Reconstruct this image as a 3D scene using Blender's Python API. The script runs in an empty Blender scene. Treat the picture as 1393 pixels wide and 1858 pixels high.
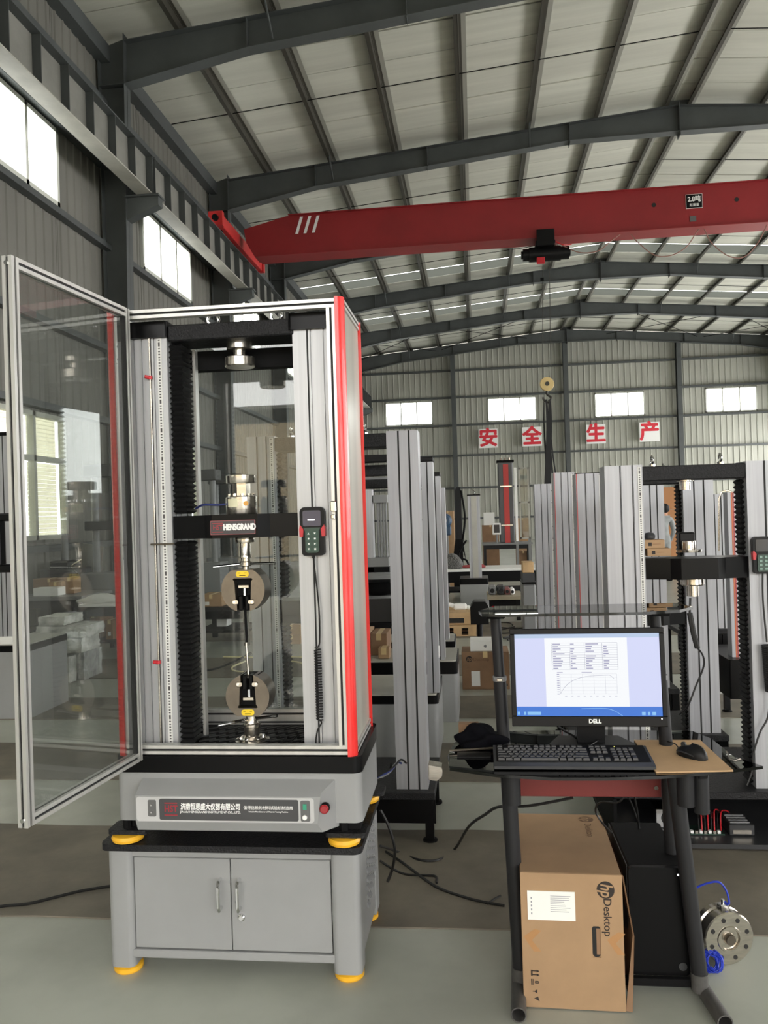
import bpy, bmesh, math, random
from mathutils import Vector, Matrix
R_ = random.Random(7)
scene = bpy.context.scene
COL = scene.collection
PI = math.pi

# ------------------------------------------------------------------ camera
FPX, YAW, PITCH, ROLL = 1468.0, .1125, .0031, .0307
CAM = Vector((0, 0, 1.55))
_F = Vector((-math.sin(YAW)*math.cos(PITCH), math.cos(YAW)*math.cos(PITCH), math.sin(PITCH)))
_R = Vector((math.cos(YAW), math.sin(YAW), 0)); _U = _R.cross(_F)
_R2 = _R*math.cos(ROLL) - _U*math.sin(ROLL); _U2 = _R*math.sin(ROLL) + _U*math.cos(ROLL)
cd = bpy.data.cameras.new('camera'); cam = bpy.data.objects.new('camera', cd); COL.objects.link(cam)
cd.sensor_fit = 'HORIZONTAL'; cd.sensor_width = 36; cd.lens = FPX/1393*36; cd.clip_start = .05; cd.clip_end = 300
m = Matrix((_R2, _U2, -_F)).transposed().to_4x4(); m.translation = CAM; cam.matrix_world = m
scene.camera = cam

def at(px, py, **k):
    """survey helper: the point where the sight line of a photo pixel meets a plane X=, Y= or Z="""
    d = _F + _R2*((px-696.5)/FPX) - _U2*((py-929)/FPX)
    (a, v), = k.items(); i = 'XYZ'.index(a)
    return CAM + d*((v-CAM[i])/d[i])
def zat(px, py, Y): return at(px, py, Y=Y).z
def xat(px, py, Y): return at(px, py, Y=Y).x

# ------------------------------------------------------------------ light
scene.view_settings.view_transform = 'Standard'; scene.view_settings.look = 'None'
scene.view_settings.gamma = 1; scene.view_settings.use_curve_mapping = False
scene.view_settings.exposure = .42
w = bpy.data.worlds.new('overcast_sky'); scene.world = w; w.use_nodes = True
bg = w.node_tree.nodes['Background']; bg.inputs[0].default_value = (1.0, .985, .96, 1); bg.inputs[1].default_value = 7.0
def portal(loc, rot, sx, sy):
    l = bpy.data.lights.new('portal', 'AREA'); l.shape = 'RECTANGLE'; l.size = sx; l.size_y = sy
    l.cycles.is_portal = True
    o = bpy.data.objects.new('daylight_portal', l); COL.objects.link(o); o.location = loc; o.rotation_euler = rot
    o['kind'] = 'helper'
FY = -9.0                                   # wall with the open gateway, behind the camera
portal((1.7, FY+.05, 3.1), (-PI/2, 0, 0), 14.5, 6.0)
portal((16.4, 20, 3.3), (0, -PI/2, 0), 4.8, 48)

# ------------------------------------------------------------------ materials
def lin(c):
    return tuple(((v/255)/12.92 if v <= 10 else (((v/255)+.055)/1.055)**2.4) for v in c) + (1,)
MATS = {}
def mat(name, rgb, rough=.5, metal=0, noise=None, bump=None, spec=.5, emit=None, coat=0, stretch=None, rgb2=None, trans=0, alpha=None):
    if name in MATS: return MATS[name]
    m = bpy.data.materials.new(name); m.use_nodes = True; nt = m.node_tree; N = nt.nodes; L = nt.links
    b = N['Principled BSDF']; b.inputs['Base Color'].default_value = lin(rgb); b.inputs['Roughness'].default_value = rough
    b.inputs['Metallic'].default_value = metal; b.inputs['Specular IOR Level'].default_value = spec
    b.inputs['Coat Weight'].default_value = coat
    if emit: b.inputs['Emission Color'].default_value = lin(emit[0]); b.inputs['Emission Strength'].default_value = emit[1]
    tc = N.new('ShaderNodeTexCoord'); mp = N.new('ShaderNodeMapping'); L.new(tc.outputs['Object'], mp.inputs[0])
    mp.inputs['Scale'].default_value = stretch or (1, 1, 1)
    if noise:
        n = N.new('ShaderNodeTexNoise'); n.inputs['Scale'].default_value = noise[0]; n.inputs['Detail'].default_value = 5
        n.inputs['Roughness'].default_value = .6
        L.new(mp.outputs[0], n.inputs['Vector'])
        cr = N.new('ShaderNodeValToRGB'); cr.color_ramp.elements[0].position = .35; cr.color_ramp.elements[1].position = .65
        a = noise[1]; c2 = rgb2 or tuple(max(0, v*(1-a)) for v in rgb)
        cr.color_ramp.elements[0].color = lin(c2); cr.color_ramp.elements[1].color = lin(rgb)
        L.new(n.outputs[0], cr.inputs[0]); L.new(cr.outputs[0], b.inputs['Base Color'])
    if bump:
        n2 = N.new('ShaderNodeTexNoise'); n2.inputs['Scale'].default_value = bump[0]; n2.inputs['Detail'].default_value = 4
        L.new(mp.outputs[0], n2.inputs['Vector'])
        bp = N.new('ShaderNodeBump'); bp.inputs['Strength'].default_value = bump[1]; bp.inputs['Distance'].default_value = bump[2] if len(bump) > 2 else .01
        L.new(n2.outputs[0], bp.inputs['Height']); L.new(bp.outputs[0], b.inputs['Normal'])
    MATS[name] = m
    return m
def glassmat(name, tint, ior=1.5, haze=0, hazecol=(200, 200, 195)):
    m = bpy.data.materials.new(name); m.use_nodes = True; nt = m.node_tree; N = nt.nodes; L = nt.links
    N.remove(N['Principled BSDF']); out = N['Material Output']
    t = N.new('ShaderNodeBsdfTransparent'); t.inputs[0].default_value = lin(tint)
    g = N.new('ShaderNodeBsdfGlossy'); g.inputs['Roughness'].default_value = .0; g.inputs[0].default_value = (.95, .95, .95, 1)
    fr = N.new('ShaderNodeFresnel'); ge = N.new('ShaderNodeNewGeometry'); ri = N.new('ShaderNodeMapRange')
    ri.inputs[3].default_value = ior; ri.inputs[4].default_value = 1/ior; L.new(ge.outputs['Backfacing'], ri.inputs[0]); L.new(ri.outputs[0], fr.inputs[0])
    mx = N.new('ShaderNodeMixShader'); L.new(fr.outputs[0], mx.inputs[0]); L.new(t.outputs[0], mx.inputs[1]); L.new(g.outputs[0], mx.inputs[2])
    last = mx
    if haze:
        d = N.new('ShaderNodeBsdfDiffuse'); d.inputs[0].default_value = lin(hazecol)
        tl = N.new('ShaderNodeBsdfTranslucent'); tl.inputs[0].default_value = lin(hazecol)
        ad = N.new('ShaderNodeMixShader'); L.new(d.outputs[0], ad.inputs[1]); L.new(tl.outputs[0], ad.inputs[2])
        m2 = N.new('ShaderNodeMixShader'); m2.inputs[0].default_value = haze
        tc = N.new('ShaderNodeTexCoord'); n = N.new('ShaderNodeTexNoise'); n.inputs['Scale'].default_value = 3; n.inputs['Detail'].default_value = 6
        mp = N.new('ShaderNodeMapping'); mp.inputs['Scale'].default_value = (1, 1.5, .4); mp.inputs['Rotation'].default_value = (.6, 0, 0)
        L.new(tc.outputs['Object'], mp.inputs[0]); L.new(mp.outputs[0], n.inputs[0])
        mr = N.new('ShaderNodeMapRange'); mr.inputs[1].default_value = .35; mr.inputs[2].default_value = .75; mr.inputs[3].default_value = haze*.3; mr.inputs[4].default_value = haze*2
        L.new(n.outputs[0], mr.inputs[0]); L.new(mr.outputs[0], m2.inputs[0])
        L.new(mx.outputs[0], m2.inputs[1]); L.new(ad.outputs[0], m2.inputs[2]); last = m2
    L.new(last.outputs[0], out.inputs[0]); MATS[name] = m
    return m
def rulermat():
    m = mat('ruler_print', (214, 214, 210), .5); nt = m.node_tree; N = nt.nodes; L = nt.links; b = N['Principled BSDF']
    tc = N['Texture Coordinate']; sp = N.new('ShaderNodeSeparateXYZ'); L.new(tc.outputs['Object'], sp.inputs[0])
    def mth(op, a, b_=None):
        n = N.new('ShaderNodeMath'); n.operation = op
        for i, v in enumerate((a, b_)):
            if v is None: continue
            if isinstance(v, (int, float)): n.inputs[i].default_value = v
            else: L.new(v, n.inputs[i])
        return n.outputs[0]
    f1 = mth('LESS_THAN', mth('FRACT', mth('MULTIPLY', sp.outputs[2], 100)), .45)
    f2 = mth('LESS_THAN', mth('FRACT', mth('MULTIPLY', sp.outputs[2], 10)), .12)
    tg = N.new('ShaderNodeTexCoord'); s2 = N.new('ShaderNodeSeparateXYZ'); L.new(tg.outputs['Generated'], s2.inputs[0])
    band = mth('MULTIPLY', mth('GREATER_THAN', s2.outputs[0], .3), mth('LESS_THAN', s2.outputs[0], .7))
    f = mth('MULTIPLY', mth('MAXIMUM', f1, f2), band)
    mx = N.new('ShaderNodeMix'); mx.data_type = 'RGBA'; L.new(f, mx.inputs[0]); mx.inputs[6].default_value = lin((214, 214, 210)); mx.inputs[7].default_value = lin((70, 66, 66))
    L.new(mx.outputs[2], b.inputs['Base Color'])
    return m
FLOOR = mat('floor_paint', (176, 179, 168), .3, noise=(1.3, .12), bump=(9, .05, .004), rgb2=(154, 156, 146))
RUB = mat('mat_rubber', (122, 115, 102), .6, noise=(2.5, .2), bump=(60, .2, .003))
ROOF = mat('roof_foam_white', (196, 196, 184), .75, noise=(.7, .09), bump=(1.0, .6, .05), stretch=(.25, 3.2, 1))
SKYL = mat('roof_sheet_clear', (235, 238, 235), .5)
STEEL = mat('frame_steel_grey', (76, 80, 80), .55, noise=(1.5, .1))
PURL = mat('purlin_steel', (60, 58, 50), .6)
PURLL = mat('purlin_lip_steel', (140, 139, 130), .6)
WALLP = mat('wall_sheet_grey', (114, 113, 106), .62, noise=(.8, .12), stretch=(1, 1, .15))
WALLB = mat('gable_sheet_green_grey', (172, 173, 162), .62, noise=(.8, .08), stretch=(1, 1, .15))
RUNW = mat('runway_web_grey', (128, 127, 121), .55, noise=(2, .1))
RUNL = mat('runway_flange_pale', (176, 174, 164), .5, noise=(2, .1))
REDC = mat('crane_red', (146, 36, 40), .5, noise=(1.2, .08))
REDB = mat('carriage_red', (196, 48, 48), .45)
ALU = mat('anodised_aluminium', (184, 185, 187), .42, .4, noise=(9, .05), stretch=(9, 9, .12))
ALU2 = mat('anodised_aluminium_dim', (170, 171, 175), .45, .35, noise=(9, .07), stretch=(9, 9, .12))
ALUF = mat('frame_profile_silver', (205, 204, 200), .35, .55, noise=(6, .06), stretch=(5, 5, .2))
SLOT = mat('slot_black', (22, 22, 22), .7)
BLK = mat('black_paint', (12, 12, 13), .32, spec=.14)
BLKM = mat('black_matt', (16, 16, 17), .65, spec=.12)
BLKT = mat('black_textured_paint', (38, 38, 40), .45, spec=.2, noise=(120, .3), bump=(160, .9, .004))
BLKG = mat('black_gloss', (11, 11, 12), .28, spec=.14)
GREY = mat('machine_grey', (148, 149, 149), .42, noise=(3, .04))
GREYD = mat('machine_grey_dark', (120, 121, 122), .45)
REDS = mat('red_strip', (222, 38, 34), .3, coat=.3)
CHR = mat('polished_steel', (205, 198, 186), .2, .95, noise=(20, .1), stretch=(1, 1, 6))
CHRB = mat('chrome', (225, 225, 225), .1, 1)
GUN = mat('gunmetal', (120, 112, 102), .3, .9, noise=(15, .1))
YEL = mat('yellow_foot', (236, 178, 44), .4)
STK = mat('yellow_sticker', (238, 204, 40), .4)
WHT = mat('white_print', (238, 238, 236), .5)
PANEL = mat('panel_overlay_grey', (96, 96, 96), .35)
PANELD = mat('panel_overlay_dark', (66, 66, 68), .35)
LOGOR = mat('logo_red', (150, 40, 52), .5)
CARD = mat('cardboard', (168, 136, 102), .75, noise=(3, .1))
CARDD = mat('cardboard_brown', (146, 114, 86), .8, noise=(3, .12))
CARDB = mat('mouse_pad_board', (190, 156, 116), .75, noise=(6, .06))
PLAST = mat('black_plastic', (20, 20, 21), .4, spec=.18)
PLASG = mat('dark_grey_plastic', (48, 49, 51), .45)
KEYM = mat('key_black', (30, 30, 32), .45)
GREEN = mat('keypad_green', (34, 62, 50), .4)
REDP = mat('grip_red', (190, 36, 46), .4)
RUBC = mat('cable_black', (18, 18, 18), .5)
BLUEC = mat('cable_blue', (30, 52, 170), .35)
NAVY = mat('cable_navy', (44, 54, 110), .4)
YELC = mat('cable_cream', (222, 214, 170), .5)
TUBE = mat('stand_tube_grey', (34, 34, 36), .45, spec=.25)
TUBF = mat('stand_foot_tube', (88, 86, 84), .5, noise=(12, .25))
DRED = mat('drawer_red', (104, 26, 22), .5)
ROPE = mat('wire_rope', (70, 68, 64), .5, .5)
HOOKY = mat('hook_block_cream', (214, 188, 130), .5)
CLOTH = mat('black_cloth', (14, 14, 18), .95, spec=.05, bump=(30, .3, .01))
GREYC = mat('grey_workwear', (158, 162, 162), .9, noise=(8, .1))
SKIN = mat('skin', (190, 140, 112), .6)
HAIR = mat('hair_black', (18, 16, 16), .7)
WRAP = mat('bubble_wrap_white', (222, 222, 216), .35, noise=(9, .25), bump=(14, 1, .03))
WFILM = mat('wrap_film_grey', (176, 178, 176), .3, noise=(7, .4), bump=(12, 1, .03))
PAPER = mat('paper_white', (232, 232, 228), .7)
LUMB = mat('pallet_wood', (206, 172, 128), .8, noise=(4, .15))
BLUEG = mat('device_blue', (38, 66, 92), .5)
WINF = mat('window_frame_white', (205, 207, 198), .5)
WINFG = mat('window_frame_green', (170, 172, 160), .5)
GLASS = glassmat('clear_glass', (246, 248, 247), 1.35)
ACRY = glassmat('enclosure_pane', (226, 229, 228), 1.48, haze=.06)
ACRS = glassmat('enclosure_pane_clear', (236, 239, 238), 1.5, haze=.05)
SIDEP = mat('side_pane_milky', (172, 170, 160), .3, noise=(1.5, .12), stretch=(1, 6, .25))  # opaque beige-grey colour gives this pane its milky look
DGL = glassmat('smoked_glass', (58, 64, 64), 1.5)
BRICK = mat('yard_brick', (206, 186, 150), .8, noise=(9, .3), stretch=(1, 1, 4))
YARD = mat('yard_concrete', (150, 150, 145), .8)
RULER = rulermat()
# translucent skylight sheets and window blinds let the daylight through
def translucent(name, rgb, mixf=.5):
    m = bpy.data.materials.new(name); m.use_nodes = True; nt = m.node_tree; N = nt.nodes; L = nt.links
    N.remove(N['Principled BSDF']); d = N.new('ShaderNodeBsdfDiffuse'); t = N.new('ShaderNodeBsdfTranslucent')
    d.inputs[0].default_value = lin(rgb); t.inputs[0].default_value = lin(rgb)
    mx = N.new('ShaderNodeMixShader'); mx.inputs[0].default_value = mixf
    L.new(d.outputs[0], mx.inputs[1]); L.new(t.outputs[0], mx.inputs[2]); L.new(mx.outputs[0], N['Material Output'].inputs[0])
    MATS[name] = m; return m
SKYL = translucent('skylight_sheet', (120, 122, 118), .75)
BLIND = translucent('blind_cream', (206, 203, 190), .8)
FROST = translucent('frosted_pane', (252, 252, 248), .9)

# ------------------------------------------------------------------ mesh helpers
WO = {}                                          # world origin of each object's local space
class MB:
    def __init__(s): s.bm = bmesh.new(); s.mats = []
    def mi(s, m):
        if m is None: return 0
        if m not in s.mats: s.mats.append(m)
        return s.mats.index(m)
    def box(s, a, b, bev=0, m=None, rot=None, seg=1):
        x0, x1 = sorted((a[0], b[0])); y0, y1 = sorted((a[1], b[1])); z0, z1 = sorted((a[2], b[2]))
        t = bmesh.new(); r = bmesh.ops.create_cube(t, size=1)
        c = Vector(((x0+x1)/2, (y0+y1)/2, (z0+z1)/2)); sc = Vector((x1-x0, y1-y0, z1-z0))
        for v in t.verts: v.co = Vector((v.co.x*sc.x, v.co.y*sc.y, v.co.z*sc.z))
        if bev: bmesh.ops.bevel(t, geom=t.edges[:], offset=min(bev, min(sc)*.45), segments=seg, affect='EDGES', profile=.5)
        for v in t.verts:
            if rot is not None: v.co = rot @ v.co
            v.co += c
        s.merge(t, m); return s
    def merge(s, t, m=None):
        k = s.mi(m); mp = {}
        for v in t.verts: mp[v] = s.bm.verts.new(v.co)
        for f in t.faces:
            try: nf = s.bm.faces.new([mp[v] for v in f.verts]); nf.material_index = k
            except ValueError: pass
        t.free()
    def poly(s, vs, fs, m=None):
        k = s.mi(m); V = [s.bm.verts.new(v) for v in vs]
        for f in fs:
            try: nf = s.bm.faces.new([V[i] for i in f]); nf.material_index = k
            except ValueError: pass
        return s
    def prism(s, pts, a0, a1, axis='z', m=None, caps=True):
        """outline pts (u,v) extruded from a0 to a1; axis z: (x,y); y: (x,z); x: (y,z)"""
        def P(u, v, a): return {'z': (u, v, a), 'y': (u, a, v), 'x': (a, u, v)}[axis]
        n = len(pts); vs = [P(u, v, a0) for u, v in pts] + [P(u, v, a1) for u, v in pts]
        fs = [(i, (i+1) % n, n+(i+1) % n, n+i) for i in range(n)]
        if caps: fs += [tuple(range(n-1, -1, -1)), tuple(range(n, 2*n))]
        return s.poly(vs, fs, m)
    def cyl(s, p0, p1, r, n=16, r2=None, m=None, caps=True):
        p0 = Vector(p0); p1 = Vector(p1); r2 = r if r2 is None else r2
        d = (p1-p0).normalized(); u = d.orthogonal().normalized(); v = d.cross(u)
        vs = []
        for p, rr in ((p0, r), (p1, r2)):
            for i in range(n):
                a = 2*PI*i/n + PI/n; vs.append(p + (u*math.cos(a) + v*math.sin(a))*rr)
        fs = [(i, (i+1) % n, n+(i+1) % n, n+i) for i in range(n)]
        if caps: fs += [tuple(range(n-1, -1, -1)), tuple(range(n, 2*n))]
        return s.poly(vs, fs, m)
    def lathe(s, prof, c, axis='z', n=24, m=None):
        c = Vector(c); vs = []; fs = []
        for r, h in prof:
            for i in range(n):
                a = 2*PI*i/n; q = (r*math.cos(a), r*math.sin(a))
                vs.append(c + Vector({'z': (q[0], q[1], h), 'y': (q[0], h, q[1]), 'x': (h, q[0], q[1])}[axis]))
        for k in range(len(prof)-1):
            for i in range(n): fs.append((k*n+i, k*n+(i+1) % n, (k+1)*n+(i+1) % n, (k+1)*n+i))
        fs.append(tuple(range(n-1, -1, -1))); fs.append(tuple(range((len(prof)-1)*n, len(prof)*n)))
        return s.poly(vs, fs, m)
    def tube(s, pts, r, n=6, m=None, smooth=True):
        P = [Vector(p) for p in pts]
        if smooth and len(P) > 2: P = spline(P)
        u = None; vs = []
        for i, p in enumerate(P):
            d = (P[min(i+1, len(P)-1)] - P[max(i-1, 0)]).normalized()
            if u is None: u = d.orthogonal().normalized()
            else:
                u = u - d*u.dot(d); u = u.normalized() if u.length > 1e-6 else d.orthogonal().normalized()
            v = d.cross(u)
            for k in range(n):
                a = 2*PI*k/n; vs.append(p + (u*math.cos(a)+v*math.sin(a))*r)
        fs = []
        for i in range(len(P)-1):
            for k in range(n): fs.append((i*n+k, i*n+(k+1) % n, (i+1)*n+(k+1) % n, (i+1)*n+k))
        fs += [tuple(range(n-1, -1, -1)), tuple(range((len(P)-1)*n, len(P)*n))]
        return s.poly(vs, fs, m)
    def obj(s, name, m=None, parent=None, ang=32, origin=None, flat=False):
        bmesh.ops.recalc_face_normals(s.bm, faces=s.bm.faces[:])
        me = bpy.data.meshes.new(name); 
        if parent is not None: o0 = WO[parent.name]
        elif origin is not None: o0 = Vector(origin)
        else:
            xs = [v.co for v in s.bm.verts]
            o0 = Vector(((min(v.x for v in xs)+max(v.x for v in xs))/2, (min(v.y for v in xs)+max(v.y for v in xs))/2, min(v.z for v in xs)))
        for v in s.bm.verts: v.co -= o0
        s.bm.to_mesh(me); s.bm.free()
        for mm in (s.mats or ([m] if m else [])): me.materials.append(mm)
        if not flat:
            me.polygons.foreach_set('use_smooth', [True]*len(me.polygons)); me.set_sharp_from_angle(angle=math.radians(ang))
        o = bpy.data.objects.new(name, me); COL.objects.link(o)
        if parent is not None: o.parent = parent
        else: o.location = o0
        WO[o.name] = o0.copy()
        return o
def spline(P, k=6):
    out = []; n = len(P)
    for i in range(n-1):
        p0 = P[max(i-1, 0)]; p1 = P[i]; p2 = P[i+1]; p3 = P[min(i+2, n-1)]
        for j in range(k):
            t = j/k; out.append(.5*((2*p1) + (p2-p0)*t + (2*p0-5*p1+4*p2-p3)*t*t + (3*p1-p0-3*p2+p3)*t**3))
    out.append(P[-1]); return out
def tag(o, label=None, cat=None, group=None, kind=None):
    if label: o['label'] = label
    if cat: o['category'] = cat
    if group: o['group'] = group
    if kind: o['kind'] = kind
    return o
def thing(name, label, cat, loc=(0, 0, 0), group=None, kind=None):
    o = bpy.data.objects.new(name, None); COL.objects.link(o); o.location = loc; o.empty_display_size = .1
    WO[o.name] = Vector(loc); return tag(o, label, cat, group, kind)
def root(name, loc=(0, 0, 0)):
    o = bpy.data.objects.new(name, None); COL.objects.link(o); o.location = loc; WO[o.name] = Vector(loc); o['kind'] = 'structure'; return o
def dup(r, loc, label=None, rotz=None, group=None):
    c = r.copy(); COL.objects.link(c); c.location = loc; WO[c.name] = Vector(loc)
    if rotz is not None: c.rotation_euler.z = rotz
    if label: c['label'] = label
    if group: c['group'] = group
    for ch in list(r.children):
        d = ch.copy(); COL.objects.link(d); d.parent = c
        for g in list(ch.children):
            e = g.copy(); COL.objects.link(e); e.parent = d
    return c
def Bx(a, b, name, m, parent=None, bev=0, **k): return MB().box(a, b, bev).obj(name, m, parent, **k)
def share(src, off, parent):
    """another piece with the same mesh, moved by off"""
    o = src.copy(); COL.objects.link(o); o.parent = parent; o.location = src.location + Vector(off); WO[o.name] = WO[src.name]; return o
_tc = {}
def text(name, body, size, m, parent, loc, bold=0, rot=(PI/2, 0, 0), align='CENTER', sx=1, shear=0, cat=None, ext=.0006):
    cu = bpy.data.curves.new('t', 'FONT'); cu.body = body; cu.size = size; cu.align_x = align; cu.align_y = 'CENTER'; cu.shear = shear; cu.resolution_u = 3
    t = bpy.data.objects.new('t', cu); COL.objects.link(t)
    bpy.context.view_layer.update()
    me0 = bpy.data.meshes.new_from_object(t.evaluated_get(bpy.context.evaluated_depsgraph_get()))
    vs = [v.co.copy() for v in me0.vertices]; fs = [tuple(p.vertices) for p in me0.polygons]
    bpy.data.objects.remove(t); bpy.data.curves.remove(cu); bpy.data.meshes.remove(me0)
    mb = MB(); sh = [(0, 0)] if not bold else [(bold*math.cos(k*PI/4), bold*math.sin(k*PI/4)) for k in range(8)]
    rm = Matrix.Rotation(rot[2], 3, 'Z') @ Matrix.Rotation(rot[1], 3, 'Y') @ Matrix.Rotation(rot[0], 3, 'X')
    o0 = Vector(loc)
    for k, (a, b) in enumerate(sh):
        mb.poly([o0 + rm @ Vector((v.x*sx+a, v.y+b, ext*.02*k)) for v in vs], fs)
    # fresh bmesh normals: keep the winding of the font
    o = mb.obj(name, m, parent, flat=True)
    return o
def circ(cx, cy, r, n=24, a0=0, a1=2*PI): return [(cx+r*math.cos(a0+(a1-a0)*i/n), cy+r*math.sin(a0+(a1-a0)*i/n)) for i in range(n + (0 if abs(a1-a0-2*PI) < 1e-6 else 1))]
def rrect(x0, y0, x1, y1, r, n=5):
    out = []
    for cx, cy, a in ((x1-r, y1-r, 0), (x0+r, y1-r, PI/2), (x0+r, y0+r, PI), (x1-r, y0+r, 1.5*PI)):
        out += [(cx+r*math.cos(a+PI/2*i/n), cy+r*math.sin(a+PI/2*i/n)) for i in range(n+1)]
    return out
def grooved(x0, y0, x1, y1, fx, fy=(.5,), gw=.006, gd=.006):
    """plan outline of an extrusion with slots cut into its faces; fx on front/back, fy on the sides"""
    p = []; W = x1-x0; D = y1-y0
    p.append((x0, y0))
    for f in sorted(fx): c = x0+W*f; p += [(c-gw/2, y0), (c-gw/2, y0+gd), (c+gw/2, y0+gd), (c+gw/2, y0)]
    p.append((x1, y0))
    for f in sorted(fy): c = y0+D*f; p += [(x1, c-gw/2), (x1-gd, c-gw/2), (x1-gd, c+gw/2), (x1, c+gw/2)]
    p.append((x1, y1))
    for f in sorted(fx, reverse=True): c = x0+W*f; p += [(c+gw/2, y1), (c+gw/2, y1-gd), (c-gw/2, y1-gd), (c-gw/2, y1)]
    p.append((x0, y1))
    for f in sorted(fy, reverse=True): c = y0+D*f; p += [(x0, c+gw/2), (x0+gd, c+gw/2), (x0+gd, c-gw/2), (x0, c-gw/2)]
    return p
# ================================================================== THE HALL
XW, XR, XRIDGE = -6.42, 16.5, 5.04
YB = 43.9
def zr(x): return 9.98 + (11.46-abs(x-XRIDGE))*(10.95-9.98)/11.46       # top of the rafters
def zroof(x): return zr(x) + .17
# floor
fl = MB().box((XW-.3, FY-.3, -.2), (XR+.3, YB+.3, 0)).obj('floor', FLOOR); tag(fl, kind='structure')
yd = MB().box((-60, -60, -.25), (60, FY-.3, -.02)).obj('yard_ground', YARD); tag(yd, kind='structure')
# floor mats
mats_ = [(3.02, 3.95, 'nearest the camera, under the cabinet and the computer desk'), (4.66, 5.43, 'second strip from the camera'),
         (6.1, 6.85, 'third strip from the camera'), (7.7, 8.8, 'fourth strip from the camera'), (10.0, 11.4, 'farthest strip seen between the machines')]
for i, (a, b, t) in enumerate(mats_):
    mb = MB(); n = 40; up = []; lo = []
    for k in range(n+1):
        x = -6.2 + 13.6*k/n; up.append((x, b+R_.uniform(-.012, .012))); lo.append((x, a+R_.uniform(-.014, .014)))
    mb.prism(lo+up[::-1], .0, .006, 'z'); o = mb.obj('floor_mat', RUB)
    tag(o, 'brown-grey rubber floor mat strip, '+t, 'floor mat')
# --- cladding
def cladding(parent, u0, u1, pw, place, zlo, ztop, openings, m, rib=.25, rd=.018, name='wall_panel', inward=1):
    """one object per sheet; openings are (ua, ub, za, zb)"""
    u = u0; k = 0
    while u < u1-1e-4:
        e = min(u+pw, u1)
        cuts = sorted({u, e} | {c for o in openings for c in (o[0], o[1]) if u < c < e})
        mb = MB()
        for a, b in zip(cuts, cuts[1:]):
            zs = [(zlo, None)]
            for o in openings:
                if o[0] <= a+1e-4 and o[1] >= b-1e-4:
                    nz = []
                    for lo, hi in zs:
                        if (hi is None or hi > o[2]) and lo < o[3]: nz += [(lo, o[2]), (o[3], hi)]
                        else: nz.append((lo, hi))
                    zs = nz
            prof = []
            off = .004*(k % 2)
            c = math.floor(a/rib)*rib
            while c < b:
                for du, dn in ((0, 0), (rib*.72, 0), (rib*.8, rd), (rib*.92, rd), (rib*.999, 0)):
                    q = c+du
                    if a <= q <= b: prof.append((q, dn+off))
                c += rib
            prof = [(a, -.012), (a+.002, -.012), (a+.003, off)] + [p for p in prof if a+.004 < p[0] < b-.012] + [(b-.01, off), (b-.008, -.012), (b+.001, -.012)]
            for lo, hi in zs:
                vs = [place(q, n, lo) for q, n in prof] + [place(q, n, hi if hi is not None else ztop(q)) for q, n in prof]
                L = len(prof); mb.poly(vs, [(i, i+1, L+i+1, L+i) for i in range(L-1)])
        mb.obj(name, m, parent, flat=True)
        u = e; k += 1
bays = [7.74+6*k for k in range(7)]                      # 7.74 .. 43.74
upw = []; low = []
for k in range(-3, 6):
    c = 10.74+6*k
    upw.append((c-1.38, c+1.38, 6.55, 7.78)); 
    if k in (0, 1, -1, -2, -3): low.append((c-1.4, c+1.33, 1.33, 3.22))
wl = root('wall_left')
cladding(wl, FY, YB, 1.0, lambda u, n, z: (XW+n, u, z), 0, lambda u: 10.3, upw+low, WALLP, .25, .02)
for z in (6.42, 7.86, 9.0, 4.6, 3.32, 1.2):
    Bx((XW+.02, FY, z-.05), (XW+.16, YB, z+.05), 'girt', STEEL, wl)
Bx((XW+.0, FY, 9.72), (XW+.22, YB, 10.02), 'eave_strut', STEEL, wl)
gab = [(-4.72, -2.14, 6.35, 7.62), (.82, 3.4, 6.35, 7.62), (6.44, 9.02, 6.35, 7.62), (12.1, 14.68, 6.35, 7.62)]
wb = root('wall_back')
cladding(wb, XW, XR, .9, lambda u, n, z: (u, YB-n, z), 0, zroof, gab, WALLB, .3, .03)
for z in (6.24, 7.74, 4.6, 2.85, 1.2, 9.2):
    Bx((XW, YB-.17, z-.05), (XR, YB-.02, z+.05), 'girt', STEEL, wb)
for x in (-.98, 4.95, 10.72):
    mb = MB()
    mb.box((x-.12, YB-.5, 0), (x+.12, YB-.47, zr(x))); mb.box((x-.12, YB-.2, 0), (x+.12, YB-.17, zr(x))); mb.box((x-.01, YB-.48, 0), (x+.01, YB-.18, zr(x)))
    mb.obj('wind_column', STEEL, wb)
wr = root('wall_right')
cladding(wr, FY, YB, 1.0, lambda u, n, z: (XR-n, u, z), 0, lambda u: 10.3, [(8.0+6*k, 13.4+6*k, 1.0, 5.6) for k in range(-2, 6)], WALLP, .5, .02)  # unseen side; the large openings are added to let more daylight in
wf = root('wall_front')
gate = (-5.6, 9.0, 0.0, 6.1)
cladding(wf, XW, XR, 1.0, lambda u, n, z: (u, FY+n, z), 0, zroof, [gate, (10.5, 14.5, 0, 4.5)], WALLP, .5, .02)
for a, b in (((-5.75, FY, 0), (-5.55, FY+.25, 6.2)), ((9.0, FY, 0), (9.2, FY+.25, 6.2)), ((-5.75, FY, 6.05), (9.2, FY+.25, 6.3)), ((-.1, FY, 0), (.1, FY+.2, 6.1)), ((-5.75, FY, 3.35), (8.7, FY+.2, 3.6))):
    Bx(a, b, 'gate_frame', STEEL, wf)
# the yard opposite the gate: a brick building under an open bright sky
yb = root('yard_building')
Bx((-30, -26, 0), (10, -22, 5.2), 'brick_wall', BRICK, yb); Bx((-30.3, -26.3, 5.2), (10.3, -21.7, 5.5), 'roof_edge', WALLP, yb)
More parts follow.
